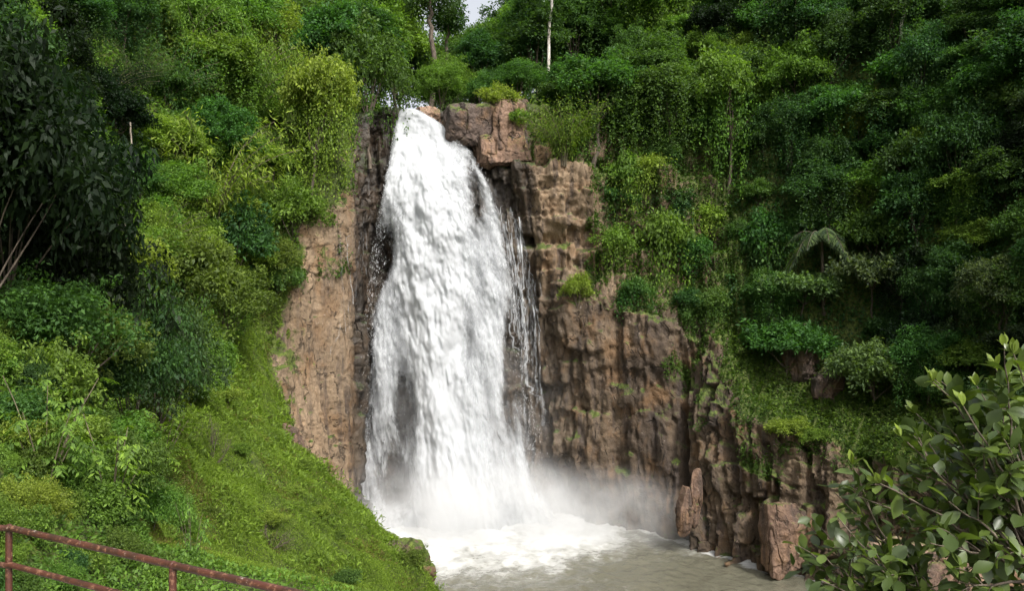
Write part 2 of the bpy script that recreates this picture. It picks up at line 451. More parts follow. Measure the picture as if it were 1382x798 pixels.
disp_rock = tier * (2.3 * (np.minimum(fz, .97) - .5) * (1 - sstep(.94, 1, fz)) + .5 * (fz2 - .5)) + butt * 1.7 * fbm(Wp * .21 + 31, 3) + face * .9 * fbm(Wp * np.array([.3, .3, .18]) + 11, 4) + blk * ((j1 - .5) * 2.0 + (j2 - .5) * (1.0 + 1.1 * butt) + (j3 - .5) * .42 - cm * (.9 * np.exp(-(ea1 / .22) ** 2) + .45 * np.exp(-(eb1 / .16) ** 2) + .3 * np.exp(-(ea2 / .14) ** 2))) \
    + groove * (1.0 + .25 * butt) + groove2 * .30 + (1 - .7 * sheer) * 0.55 * (.22 - abs(perlin(Wp * np.array([.34, .34, .2]) + 3))) + (1 - .6 * sheer) * .32 * (.22 - abs(perlin(Wp * np.array([1.0, 1.0, .8]) + 8))) + .22 * (.2 - abs(perlin(Wp * 2.2))) + 0.12 * fbm(Wp * 1.9, 3)
# the open crack in the right-hand face
crack = np.exp(-((aw - arc[np.argmin(abs(us - 15.0)), 0] + 0.4) / 0.7) ** 2) * sstep(1, 6, zz) * (1 - sstep(19, 24, zz))
disp_rock = disp_rock - 2.2 * crack
disp_soil = 1.3 * lowf + 1.1 * fbm(Wp * .17 + 40, 3) + 0.9 * fbm(Wp * 0.28, 4) + .25 * fbm(Wp * .9, 3)
rn = np.clip(rock + 0.55 * fbm(Wp * 0.22, 4) * (rock > 0.02) * (rock < .99), 0, 1)
amp = 1 - 0.45 * sstep(4.9, 5.2, vs)[None, :]
near = sstep(12, 26, Wp[..., 1])
disp = (disp_rock * rn + disp_soil * (1 - rn)) * amp * (0.25 + 0.75 * near)
Wd = Wp + nrm * disp[..., None]
nu, nv = Wd.shape[:2]
wall_me = mesh_np('gorge_wall', Wd.reshape(-1, 3), grid_faces(nu, nv)[:, ::int(flip) if flip < 0 else 1], M_cliff,
                  {'rock': rn.ravel(), 'pale': pale.ravel(), 'wet': (wet * (1 - 0.9 * sstep(5.1, 5.6, np.repeat(vs[None], nu, 0)))).ravel()}, smooth=False)
gorge = tag(link('hillside', wall_me), 'reddish brown cliffs and steep banks around the plunge pool', None, None, 'structure')
BVH = BVHTree.FromPolygons([tuple(v) for v in Wd.reshape(-1, 3)], [tuple(f) for f in grid_faces(nu, nv)])
RNflat = rn.ravel(); USr = us

def cast_px(px, py):
    d = Vector(((px - CX) / F, 1.0, -(py - CY) / F)).normalized()
    loc, n_, idx, dist = BVH.ray_cast(Vector((0, 0, EYE)), d)
    if loc is None: return None
    fi = idx // (nv - 1), idx % (nv - 1)
    return np.array(loc), np.array(n_), rn[fi[0], fi[1]], us[fi[0]], vs[fi[1]]

def cast_down(x, y, top=130):
    loc, n_, idx, dist = BVH.ray_cast(Vector((x, y, top)), Vector((0, 0, -1)))
    return None if loc is None else np.array(loc)

def wall_y(x, z, y0=60):
    loc, n_, idx, dist = BVH.ray_cast(Vector((x, y0, z)), Vector((0, 1, 0)))
    return None if loc is None else loc.y

# ------------------------------------------------------------------ plunge pool
def pool_mat():
    m, n, l, bs = new_mat('pool_water')
    co = n.new('ShaderNodeTexCoord').outputs['Object']
    fo = N(n, 'ShaderNodeAttribute', attribute_name='foam').outputs['Fac']
    a = noise(n, l, co, 0.55, 9, 0.68)
    b = noise(n, l, co, 2.6, 8, 0.7, (0.5, 1.2, 1))
    s = math_(n, l, 'ADD', math_(n, l, 'MULTIPLY', a, 0.6), math_(n, l, 'MULTIPLY', b, 0.4))
    ff = ramp(n, l, math_(n, l, 'ADD', s, math_(n, l, 'MULTIPLY', fo, 0.62)), 0.56, 1.05)
    c = mixrgb(n, l, noise(n, l, co, 0.2, 4), (0.085, 0.083, 0.060), (0.145, 0.138, 0.10))
    c = mixrgb(n, l, ff, c, (0.60, 0.60, 0.585))
    l.new(c, bs.inputs['Base Color'])
    l.new(ramp(n, l, ff, 0, 1, 0.14, 0.75), bs.inputs['Roughness'])
    bp = N(n, 'ShaderNodeBump'); bp.inputs['Strength'].default_value = 0.7; bp.inputs['Distance'].default_value = 0.25
    l.new(math_(n, l, 'ADD', noise(n, l, co, 1.4, 6, 0.6), math_(n, l, 'MULTIPLY', ff, 0.4)), bp.inputs['Height']); l.new(bp.outputs[0], bs.inputs['Normal'])
    return m
gx = np.concatenate([np.linspace(-25, -19, 8)[:-1], np.arange(-19, 32, 0.22), np.linspace(32, 42, 14)])
gy = np.concatenate([np.linspace(-45, 58, 60)[:-1], np.arange(58, 101, 0.22)])
GX, GY = np.meshgrid(gx, gy, indexing='ij')
dfall = np.hypot((GX + 7.5) / 1.25, (GY - 96.0))
rag = 1.5 * fbm(np.stack([GX * .12, GY * .12, GX * 0], -1), 3)
foam = 1.0 * (1 - sstep(2, 30, dfall + 7 * rag))
edge_y = np.interp(GX, [3, 14.8, 19.4, 23.4, 29.4, 34.5, 36.5], [99, 92, 86, 80, 75.5, 66, 40])
edist = edge_y - GY
foam = np.maximum(foam, 0.62 * (1 - sstep(0.3, 2.6, edist + 1.2 * rag)) * (GX > 4))
wv = 0.38 * fbm(np.stack([GX * .7, GY * .5, GX * 0], -1), 4) + 0.35 * (1 - sstep(3, 22, dfall)) * fbm(np.stack([GX * .9, GY * .9, GX * 0 + 4], -1), 4)
wv += 0.07 * np.sin(dfall * 1.7 + 4 * rag) * (1 - sstep(10, 40, dfall))
pool_me = mesh_np('water', np.stack([GX, GY, wv], -1).reshape(-1, 3), grid_faces(len(gx), len(gy)), pool_mat(), {'foam': foam.ravel()}, True)
tag(link('water', pool_me), 'murky green-brown plunge pool with white foam', None, None, 'structure')

# ------------------------------------------------------------------ waterfall: several sheets of falling water
def fall_mat():
    m, n, l, bs = new_mat('falling_water')
    den = N(n, 'ShaderNodeAttribute', attribute_name='cover').outputs['Fac']
    vec = N(n, 'ShaderNodeAttribute', attribute_name='flow').outputs['Vector']
    a = noise(n, l, vec, 1.0, 9, 0.66)
    b = noise(n, l, vec, 3.2, 7, 0.66, (1.0, 0.8, 1))
    s = math_(n, l, 'ADD', math_(n, l, 'MULTIPLY', a, 0.58), math_(n, l, 'MULTIPLY', b, 0.42))
    al = ramp(n, l, math_(n, l, 'ADD', math_(n, l, 'SUBTRACT', s, 0.5), math_(n, l, 'SUBTRACT', den, 0.5)), -0.15, 0.25)
    df = n.new('ShaderNodeBsdfDiffuse'); df.inputs[0].default_value = (0.62, 0.635, 0.65, 1)
    tl = n.new('ShaderNodeBsdfTranslucent'); tl.inputs[0].default_value = (0.64, 0.655, 0.67, 1)
    bp = N(n, 'ShaderNodeBump'); bp.inputs['Strength'].default_value = 0.45; bp.inputs['Distance'].default_value = 0.4
    l.new(s, bp.inputs['Height']); l.new(bp.outputs[0], df.inputs['Normal'])
    m1 = n.new('ShaderNodeMixShader'); m1.inputs[0].default_value = 0.42
    l.new(df.outputs[0], m1.inputs[1]); l.new(tl.outputs[0], m1.inputs[2])
    tp = n.new('ShaderNodeBsdfTransparent')
    m2 = n.new('ShaderNodeMixShader'); l.new(al, m2.inputs[0])
    l.new(tp.outputs[0], m2.inputs[1]); l.new(m1.outputs[0], m2.inputs[2])
    l.new(m2.outputs[0], n['Material Output'].inputs['Surface'])
    n.remove(bs)
    return m
M_fall = fall_mat()
pyk = [140, 150, 165, 200, 250, 300, 350, 400, 450, 500, 550, 600, 650, 690, 720]
lk = [531, 527, 523, 521, 516, 508, 502, 498, 497, 488, 478, 469, 460, 453, 446]
rk = [560, 578, 602, 638, 664, 678, 690, 698, 708, 716, 721, 727, 738, 756, 790]

def gauss(px, py, cx, cy, sx, sy, ang=0):
    dx, dy = px - cx, py - cy
    if ang:
        c, s = math.cos(ang), math.sin(ang); dx, dy = c * dx + s * dy, -s * dx + c * dy
    return np.exp(-(dx / sx) ** 2 - (dy / sy) ** 2)

def fall_density(px, py):
    lft, rgt = np.interp(py, pyk, lk), np.interp(py, pyk, rk)
    w = rgt - lft
    s = (px - lft) / w
    soft = 10 + 22 * sstep(200, 600, py)
    d = sstep(-4, soft, px - lft) * sstep(-4, soft * 0.9, rgt - px)
    core = 562 + (py - 150) * 0.10
    cw = np.interp(py, [140, 250, 420, 560, 700], [28, 52, 48, 42, 80])
    d = d * (0.40 + 0.85 * np.exp(-((px - core) / cw) ** 2))
    wander = fbm(np.stack([(px - (558 + (py - 150) * .12)) * .022, np.sqrt(np.maximum(py - 138, 0)) * .16, px * 0 + 2.2], -1), 4)
    d += .65 * wander * sstep(170, 330, py) * (1 - .5 * np.exp(-((px - core) / cw) ** 2))
    d += .20 * (1 - sstep(150, 330, py)) * sstep(0, 16, px - lft)
    d += 0.25 * gauss(px, py, 655, 430, 22, 170)
    d += 0.30 * gauss(px, py, 522, 500, 20, 110)
    # places where the rock shows through
    d -= 0.75 * gauss(px, py, 515, 360, 15, 50, 0.25)
    d -= 0.36 * gauss(px, py, 553, 535, 20, 55)
    d -= 0.50 * gauss(px, py, 548, 655, 24, 40)
    d -= 0.30 * gauss(px, py, 540, 430, 14, 60)
    d -= 0.42 * gauss(px, py, 634, 460, 9, 55)
    d -= 0.30 * gauss(px, py, 640, 250, 14, 60, -0.2)
    d -= 0.30 * gauss(px, py, 622, 615, 10, 18)
    d -= 0.35 * gauss(px, py, 688, 470, 9, 70)
    d += 0.9 * sstep(655, 715, py) * (1 - sstep(70, 150, abs(px - 620)))
    return d

def fall_depth(px, py):
    t = np.clip((py - 145) / 560, 0, 1.1)
    base = 101.9 - 2.3 * np.minimum(1, t * 6) ** 2 - 3.6 * t
    base -= 1.4 * np.exp(-((px - (565 + (py - 150) * .1)) / 45) ** 2) * sstep(160, 320, py)
    base -= 1.6 * sstep(420, 620, py) * np.exp(-((px - 610) / 70) ** 2)
    return base

fv, ff_, fden, fflow = [], [], [], []
off = 0
for layer, (fw, gap, add) in enumerate(((0, 0.0, 0.10), (1, 0.55, -0.08), (2, 1.0, -0.16), (3, 1.6, -0.21), (4, 2.3, -0.26))):
    aa = np.linspace(440, 795, 236); bb = np.concatenate([np.linspace(140, 156, 12)[:-1], np.linspace(156, 724, 300)])
    A, B = np.meshgrid(aa, bb, indexing='ij')
    den = fall_density(A, B) + add
    flx = A * 0.093; flz = -B * 0.093                    # metres, about
    # the flow fans out to both sides as it falls
    corex = 558 + (B - 150) * 0.12
    fan = np.interp(B, [140, 300, 720], [0.55, 0.9, 1.15])
    ux = (A - corex) / fan * 0.093
    uy = np.sqrt(np.maximum(B - 138, 0) / 580) * 26
    wob = fbm(np.stack([ux * .5, uy * .35, A * 0 + layer * 7], -1), 3)
    flow = np.stack([(ux + 0.7 * wob) * 1.0, uy * 1.15 + .6 * wob, A * 0 + layer * 5.3], -1)
    lump = fbm(np.stack([ux * 0.36, uy * 0.44, A * 0 + layer * 11], -1), 4)
    lump2 = fbm(np.stack([ux * 2.0, uy * 1.9, A * 0 + layer * 3], -1), 3)
    grow = sstep(145, 330, B)
    D = fall_depth(A, B) - gap * (0.35 + 0.65 * grow) - (1.9 * lump + 0.40 * lump2) * (0.25 + 0.75 * grow)
    pts = np.stack([(A - CX) / F * 98.5, D, EYE - (B - CY) / F * 98.5], -1)
    pts[..., 2] = np.maximum(pts[..., 2], -0.3)
    fv.append(pts.reshape(-1, 3)); fq = grid_faces(*A.shape)
    keep = (den.ravel()[fq] > 0.16).any(1)
    ff_.append(fq[keep] + off); off += A.size
    fden.append(den.ravel()); fflow.append(flow.reshape(-1, 3))
fall_me = mesh_np('waterfall', np.concatenate(fv), np.concatenate(ff_), M_fall, {'cover': np.concatenate(fden), 'flow': np.concatenate(fflow)}, True)
tag(link('waterfall', fall_me), 'tall white waterfall plunging into the pool', None, None, 'structure')

# thin side cascades: many narrow ribbons stepping down the wet rock
def ribbons(name, starts, label):
    V_, F_, D_, W_ = [], [], [], []
    o = 0
    r = np.random.default_rng(5)
    for (x0, y0, y1, drift, wpx, dn) in starts:
        k = max(8, int((y1 - y0) / 3))
        B = np.linspace(y0, y1, k)
        steps = np.cumsum(np.where(r.random(k) < 0.10, r.normal(0, 3.5, k), r.normal(0, .35, k)))
        A = x0 + drift * (B - y0) / (y1 - y0) + steps
        w = wpx * (0.6 + 0.6 * abs(fbm(np.stack([B * .05, B * 0 + x0, B * 0], -1), 3)) + 0.5 * (B - y0) / (y1 - y0))
        cols = np.linspace(-1, 1, 4)
        X = (A[:, None] + w[:, None] * cols[None] - CX) / F * 98.5
        Z = np.repeat((EYE - (B - CY) / F * 98.5)[:, None], 4, 1)
        Y = np.zeros_like(X)
        for i in range(k):
            wy = wall_y(X[i, 1], Z[i, 1]) or 99
            Y[i] = wy - 0.28 - 0.12 * (1 - cols ** 2)
        Y = np.minimum(Y, np.minimum.accumulate(Y + 0.0, 0) + 0.8)
        V_.append(np.stack([X, Y, Z], -1).reshape(-1, 3)); F_.append(grid_faces(k, 4) + o); o += k * 4
        D_.append((dn * (0.35 + 0.65 * (1 - cols[None] ** 2)) + 0 * B[:, None]).ravel())
        W_.append(np.stack([X * 1.6, -Z * .35 + x0, X * 0 + x0], -1).reshape(-1, 3))
    me = mesh_np(name, np.concatenate(V_), np.concatenate(F_), M_fall, {'cover': np.concatenate(D_), 'flow': np.concatenate(W_)}, True)
    return tag(link(name, me), label, None, None, 'structure')
rr = np.random.default_rng(3)
side = []
for k in range(26):
    x0 = rr.uniform(672, 706); y0 = rr.uniform(258, 300) + (x0 - 672) * 0.9
    side.append((x0, y0, rr.uniform(400, 500), rr.uniform(6, 20), rr.uniform(.9, 2.6), rr.uniform(.44, .64)))
for k in range(8):
    x0 = rr.uniform(704, 724); side.append((x0, rr.uniform(355, 420), rr.uniform(500, 640), rr.uniform(-2, 8), rr.uniform(2, 5), rr.uniform(.40, .56)))
for k in range(9):
    x0 = rr.uniform(472, 498); y0 = rr.uniform(190, 360); side.append((x0, y0, y0 + rr.uniform(60, 190), rr.uniform(-4, 12), rr.uniform(.6, 1.5), rr.uniform(.38, .52)))
ribbons('water_cascade', side, 'thin white cascades stepping down dark wet rock beside the main fall')

# ------------------------------------------------------------------ spray: drops thrown off the fall (one object), and mist (volume)
def spray():
    r = np.random.default_rng(11)
    n = 7000
    py = 165 + 545 * r.random(n) ** 0.75
    side_ = r.random(n)
    lft, rgt = np.interp(py, pyk, lk), np.interp(py, pyk, rk)
    px = np.where(side_ < .4, lft + abs(r.normal(0, 1, n)) * (4 + 14 * sstep(200, 600, py)) + 4, np.where(side_ < .7, rgt + r.normal(0, 1, n) * (2 + 6 * sstep(200, 600, py)) - 8, lft + (rgt - lft) * r.random(n)))
    Y = fall_depth(px, py) - 0.8 - 2.6 * r.random(n) * sstep(150, 400, py)
    c = np.stack([(px - CX) / F * 98.5, Y, EYE - (py - CY) / F * 98.5], -1)
    s = r.uniform(0.005, 0.014, n)[:, None]; L = r.uniform(3, 14, n)[:, None] * s
    a = r.normal(size=(n, 3)); a[:, 2] = 0; a /= np.linalg.norm(a, axis=1)[:, None]
    dn = np.array([0, 0, -1.0]) + 0.25 * r.normal(size=(n, 3))
    v = np.stack([c - dn * L, c + a * s, c + dn * L, c - a * s], 1).reshape(-1, 3)
    f = np.arange(4 * n).reshape(n, 4)
    m, nn, ll, bs = new_mat('spray_drops')
    bs.inputs['Base Color'].default_value = (0.86, 0.87, 0.88, 1); bs.inputs['Roughness'].default_value = 0.6
    tag(link('spray', mesh_np('spray', v, f, m)), 'white drops flying off the waterfall', None, None, 'stuff')
spray()

def mist(name, loc, size, dens, seed, label):
    bm = bmesh.new(); bmesh.ops.create_icosphere(bm, subdivisions=4, radius=1.0)
    me = bpy.data.meshes.new(name); bm.to_mesh(me); bm.free()
    m = bpy.data.materials.new(name); m.use_nodes = True
    n, l = m.node_tree.nodes, m.node_tree.links
    n.remove(n['Principled BSDF'])
    co = n.new('ShaderNodeTexCoord').outputs['Object']
    ln = n.new('ShaderNodeVectorMath'); ln.operation = 'LENGTH'; l.new(co, ln.inputs[0])
    mp = n.new('ShaderNodeMapping'); mp.inputs['Location'].default_value = (seed, seed * 2, 0)
    mp.inputs['Scale'].default_value = (size[0] * .16, size[1] * .16, size[2] * .16)
    l.new(co, mp.inputs[0])
    nz = noise(n, l, mp.outputs[0], 1.0, 4, 0.6)
    fall = ramp(n, l, ln.outputs['Value'], 0.15, 0.98, 1.0, 0.0)
    d = math_(n, l, 'MULTIPLY', fall, ramp(n, l, nz, 0.36, 0.66, 0.02, 1.0))
    pv = n.new('ShaderNodeVolumePrincipled'); pv.inputs['Color'].default_value = (0.97, 0.975, 0.98, 1)
    pv.inputs['Anisotropy'].default_value = 0.1
    l.new(math_(n, l, 'MULTIPLY', d, dens), pv.inputs['Density'])
    l.new(pv.outputs[0], n['Material Output'].inputs['Volume'])
    me.materials.append(m)
    o = link(name, me, loc=loc); o.scale = size
    return tag(o, label, None, None, 'stuff')
mist('mist', (-5, 90, 1.5), (21, 11, 9.5), 0.34, 1.7, 'dense white mist boiling up at the foot of the waterfall')
mist('mist', (9, 89, 2.0), (17, 9, 7), 0.16, 5.1, 'thin veil of mist drifting right over the pool')
mist('mist', (-6, 94, 13), (15, 6, 16), 0.05, 8.8, 'thin spray haze in front of the lower fall')

# ------------------------------------------------------------------ foliage builders
def unit(v): return v / (np.linalg.norm(v, axis=-1, keepdims=True) + 1e-9)

def leaves_geo(c, d, nr, length, width, r, fold=0.12, fine=False):
    """leaf blades: base point c, direction d, face normal nr"""
    n = len(c)
    d = unit(d); s = unit(np.cross(d, nr)); nn = np.cross(s, d)
    L = (length * np.ones(n))[:, None]; W = (width * np.ones(n))[:, None]
    if not fine:
        v = np.stack([c, c + d * L * .42 + s * W * .5 + nn * W * fold, c + d * L - nn * L * .12, c + d * L * .42 - s * W * .5 + nn * W * fold], 1).reshape(-1, 3)
        f = np.arange(4 * n).reshape(n, 4)
        k = 4
    else:
        prof = ((.04, .05), (.25, .62), (.52, 1.0), (.78, .80), (1.0, .06))
        curl = r.uniform(-.05, .28, n)[:, None]
        rows = []
        for t, w in prof:
            mid = c + d * L * t - nn * L * curl * t * t
            up = nn * W * w * .5 * r.uniform(.1, .5, n)[:, None] * .8
            rows += [mid + s * W * w * .5 + up, mid, mid - s * W * w * .5 + up]
        v = np.stack(rows, 1).reshape(-1, 3)
        k = 15
        fs = []
        for q in range(4):
            a = 3 * q
            fs += [[a, a + 1, a + 4, a + 3], [a + 1, a + 2, a + 5, a + 4]]
        f = (np.arange(n)[:, None, None] * k + np.array(fs)[None]).reshape(-1, 4)
    return v, f, k

class Leaves:
    def __init__(s): s.v, s.f, s.t, s.n = [], [], [], 0
    def add(s, c, d, nr, L, W, r, tone=None, fine=False):
        if len(c) == 0: return
        v, f, k = leaves_geo(c, d, nr, L, W, r, fine=fine)
        s.v.append(v); s.f.append(f + s.n); s.n += len(v)
        t = r.random(len(c)) ** 1.5 if tone is None else tone
        s.t.append(np.repeat(t, k))
    def build(s, name, mat):
        return mesh_np(name, np.concatenate(s.v), np.concatenate(s.f), mat, {'tone': np.concatenate(s.t)})

def lobe_leaves(lv, r, centre, rad, n, L, asp=.5, droop=.35, flat=.6, cluster=5):
    """leaf sprays on the outside of one lumpy lobe"""
    k = max(1, n // cluster)
    u = unit(r.normal(size=(k, 3)) + np.array([0, 0, .45]))
    u = u[u[:, 2] > -.55]; k = len(u)
    rr_ = rad * (0.62 + 0.42 * r.random(k) ** .6) * (1 + .22 * perlin(u * 2.3 + centre[None] * .7))
    c = centre + u * rr_[:, None] * np.array([1, 1, flat])
    c = np.repeat(c, cluster, 0); uu = np.repeat(u, cluster, 0)
    m = len(c)
    c = c + r.normal(size=(m, 3)) * L * .75
    d = unit(uu * .7 + r.normal(size=(m, 3)) * .65 + np.array([0, 0, -droop]))
    nr = unit(uu * .5 + np.array([0, 0, .55]) + r.normal(size=(m, 3)) * .5)
    tone = np.clip(np.repeat(r.random(k), cluster) * .6 + r.random(m) * .4, 0, 1) ** 1.4
    ll = L * np.repeat(r.uniform(.7, 1.45, k), cluster) * r.uniform(.7, 1.25, m)
    lv.add(c, d, nr, ll, ll * asp, r, tone)

def limb_set(g, r, base, tops, r0, bend=.25):
    for t in tops:
        mid = base + (t - base) * .5 + r.normal(size=3) * np.linalg.norm(t - base) * bend * .4 + np.array([0, 0, .1])
        s = np.linspace(0, 1, 7)[:, None]
        g.tube((1 - s) ** 2 * base + 2 * s * (1 - s) * mid + s ** 2 * t, np.linspace(r0, r0 * .25, 7), 5, False)

def make_broadleaf(seed, R, Hc, trunk, L, nl, per, asp=.5, droop=.35, vines=0, lobe=(.32, .5), flat=.62, tr=.22, vlen=1.0):
    """returns meshes (trunk, crown, vine or None); base at the origin"""
    r = np.random.default_rng(seed)
    lv = Leaves(); tg = Geo()
    top = trunk
    wob = np.cumsum(r.normal(0, .18, (7, 2)), 0) * trunk / 8
    pts = np.stack([np.concatenate([[0], wob[:6, 0]]), np.concatenate([[0], wob[:6, 1]]), np.linspace(-1.2, top, 7)], 1)
    tg.tube(pts, np.linspace(tr, tr * .45, 7), 7)
    cen = []
    for i in range(nl):
        u = unit(r.normal(size=3)); u[2] = abs(u[2]) * 1.1 - .35
        q = r.uniform(.35, 1.0)
        cen.append(np.array([u[0] * R * q, u[1] * R * q, top + Hc * .42 + u[2] * Hc * .52 * q]) + np.array([pts[-1, 0], pts[-1, 1], 0]))
    for c in cen:
        lr = R * r.uniform(*lobe)
        lobe_leaves(lv, r, c, lr, per, L, asp, droop, flat * r.uniform(.65, 1.25))
        if r.random() < .75:                         # sprays that break the outline
            cc = np.array([pts[-1, 0], pts[-1, 1], top + Hc * .42])
            o = c + unit((c - cc) + r.normal(size=3) * R * .3) * lr * r.uniform(.8, 1.5)
            lobe_leaves(lv, r, o, R * r.uniform(.07, .17), int(per * .22), L, asp, droop + .2, r.uniform(.5, 1.3))
    limb_set(tg, r, pts[-2], [c for c in cen[:9]], tr * .4)
    vm = None
    if vines:
        vg = Leaves()
        for i in range(vines):
            c = cen[r.integers(len(cen))]
            a = r.uniform(0, 2 * np.pi)
            p0 = c + np.array([math.cos(a), math.sin(a), -.2]) * R * r.uniform(.25, .45)
            ln = r.uniform(.35, 1.0) * (trunk + Hc * .45) * vlen
            m = int(ln / L * 3.2)
            z = np.sort(r.random(m)) * ln
            sw = np.stack([np.sin(z * .5 + i) * .25, np.cos(z * .4 + i) * .25, -z], 1)
            cc = p0 + sw + r.normal(size=(m, 3)) * np.array([.28, .28, .1]) * (1.1 - .6 * (z / ln))[:, None]
            d = unit(r.normal(size=(m, 3)) * .6 + np.array([0, 0, -.8]))
            nr = unit(r.normal(size=(m, 3)) + np.array([math.cos(a), math.sin(a), .6]) * .9)
            ll = L * r.uniform(.6, 1.1, m)
            vg.add(cc, d, nr, ll, ll * .6, r)
        vm = vg.build('vine', M_leaf)
    return tg.build('trunk', M_bark), lv.build('crown', M_leaf), vm

def make_bamboo(seed, H, n, L):
    r = np.random.default_rng(seed)
    lv = Leaves(); tg = Geo()
    for i in range(n):
        a = r.uniform(0, 2 * np.pi); lean = r.uniform(.25, .65) * H; h = H * r.uniform(.6, 1)
        s = np.linspace(0, 1, 9)
        b = np.array([math.cos(a), math.sin(a), 0])
        pts = b * .3 + np.stack([b[0] * lean * s ** 2.2, b[1] * lean * s ** 2.2, h * (s - .22 * s ** 3)], 1)
        tg.tube(pts, np.linspace(.045, .012, 9), 5, False)
        m = int(150 * H / 6)
        t = r.uniform(.25, 1, m)
        c = np.stack([np.interp(t, s, pts[:, j]) for j in range(3)], 1) + r.normal(size=(m, 3)) * .35
        d = unit(b * .6 + r.normal(size=(m, 3)) * .6 + np.array([0, 0, -.5]))
        nr = unit(r.normal(size=(m, 3)) * .6 + np.array([0, 0, 1]))
        ll = L * r.uniform(.7, 1.3, m)
        lv.add(c, d, nr, ll, ll * .2, r)
    return tg.build('culm', M_vine), lv.build('foliage', M_leaf)

def make_palm(seed, H, n, L):
    r = np.random.default_rng(seed)
    lv = Leaves(); tg = Geo()
    s = np.linspace(0, 1, 8)
    tg.tube(np.stack([.15 * s, .2 * s ** 2, H * s - .8 * (1 - s)], 1), np.linspace(.16, .11, 8), 7)
    topp = np.array([.15, .2, H])
    for i in range(n):
        a = i * 2.4 + r.uniform(-.2, .2); el = r.uniform(.1, .9)
        b = np.array([math.cos(a), math.sin(a), 0])
        t = np.linspace(.08, 1, 46)
        pts = topp + b * (L * t * math.cos(el * .6))[:, None] + np.array([0, 0, 1.0]) * (L * (el * t - .95 * t ** 2))[:, None]
        tg.tube(pts[::5], .018, 4, False)
        side = np.cross(b, [0, 0, 1.0])
        for sg in (-1, 1):
            ll = L * .30 * np.sin(np.pi * np.clip(t * .9 + .08, 0, 1)) + .05
            d = unit(side * sg + b * .5 + np.array([0, 0, -.55]) + r.normal(size=(46, 3)) * .12)
            nr = np.tile(np.array([0, 0, 1.0]) + b * .3, (46, 1))
            lv.add(pts, d, nr, ll, .085 * np.ones(46), r)
    return tg.build('trunk', M_bark), lv.build('crown', M_leaf)

def make_sapling(seed, H, n, L, spread=.9):
    """thin stems with drooping rows of leaflets"""
    r = np.random.default_rng(seed)
    lv = Leaves(); tg = Geo()
    for i in range(n):
        a = r.uniform(0, 2 * np.pi); b = np.array([math.cos(a), math.sin(a), 0])
        h = H * r.uniform(.45, 1); s = np.linspace(0, 1, 6)
        pts = b * .1 + np.stack([b[0] * spread * h * .35 * s ** 1.6, b[1] * spread * h * .35 * s ** 1.6, h * s], 1)
        tg.tube(pts, np.linspace(.025, .008, 6), 5, False)
        for t in np.linspace(.3, 1, 9):
            p = np.array([np.interp(t, s, pts[:, j]) for j in range(3)])
            aa = r.uniform(0, 2 * np.pi); o = np.array([math.cos(aa), math.sin(aa), .25])
            m = 11; q = np.linspace(.15, 1, m)
            ln = L * 3.4 * r.uniform(.7, 1.2)
            c = p + o * (q * ln)[:, None] + np.array([0, 0, -1.0]) * (.5 * ln * q ** 2)[:, None]
            sd = np.cross(o, [0, 0, 1.0]) * np.where(np.arange(m) % 2, 1, -1)[:, None]
            d = unit(sd * .8 + o * .5 + np.array([0, 0, -.75]) + r.normal(size=(m, 3)) * .15)
            nr = np.tile(np.array([0, 0, 1.0]), (m, 1)) + o * .5 + r.normal(size=(m, 3)) * .2
            ll = L * r.uniform(.8, 1.2, m)
            lv.add(c, d, nr, ll, ll * .36, r)
    return tg.build('stem', M_vine), lv.build('foliage', M_leaf)

def make_twiggy(seed, H, R, n, L):
    r = np.random.default_rng(seed); lv = Leaves(); tg = Geo()
    tips = []
    for i in range(n):
        u = unit(r.normal(size=3) * np.array([1, 1, .5]) + np.array([0, 0, .9]))
        tip = u * np.array([R, R, H]) * r.uniform(.7, 1)
        limb_set(tg, r, np.zeros(3) - np.array([0, 0, .2]), [tip], .035, .3)
        for j in range(5):
            q = tip * r.uniform(.5, .9); t2 = q + unit(r.normal(size=3) + u) * R * .35
            limb_set(tg, r, q, [t2], .012, .2); tips.append(t2)
    c = np.repeat(np.array(tips), 9, 0); m = len(c)
    c = c + r.normal(size=(m, 3)) * R * .10
    lv.add(c, unit(r.normal(size=(m, 3))), unit(r.normal(size=(m, 3)) + np.array([0, 0, 1])), L * r.uniform(.6, 1.2, m), L * .45 * np.ones(m), r)
    return tg.build('stem', M_bark), lv.build('foliage', M_leaf)

# one set of shared meshes per kind
KIND = {}
def kind(name, size, parts):                        # size = radius, height of the finished plant
    KIND.setdefault(name, []).append((size, [p for p in parts if p[1] is not None]))
def parts3(t): return [('trunk', t[0]), ('crown', t[1]), ('vine', t[2])]
for sd in (1, 2, 3, 4):
    kind('tree', (4.6, 10.5), parts3(make_broadleaf(sd, 4.1, 8.0, 3.2, (.30, .24, .36, .27)[sd % 4], 46, (330, 480, 240, 400)[sd % 4], vines=40, lobe=(.2, .36), flat=.85)))
for sd in (11, 12):
    kind('tall', (4.4, 19), parts3(make_broadleaf(sd, 3.8, 14, 5.5, .34, 60, 300, vines=16, lobe=(.2, .38), flat=.9)))
for sd in (21, 22, 23):
    kind('vine', (4.4, 13), parts3(make_broadleaf(sd, 3.8, 8.0, 5.5, .28, 44, 300, vines=90, droop=.7, lobe=(.2, .36), flat=.9)))
for sd in (31, 32, 33, 34):
    kind('shrub', (2.2, 3.6), parts3(make_broadleaf(sd, 2.0, 3.5, .45, .185, 34, 260, tr=.09, lobe=(.2, .38), flat=.9)))
for sd in (41, 42, 43, 44):
    kind('small', (1.25, 2.0), parts3(make_broadleaf(sd, 1.15, 1.95, .25, .105, 26, 230, tr=.05, lobe=(.2, .4), flat=.9)))
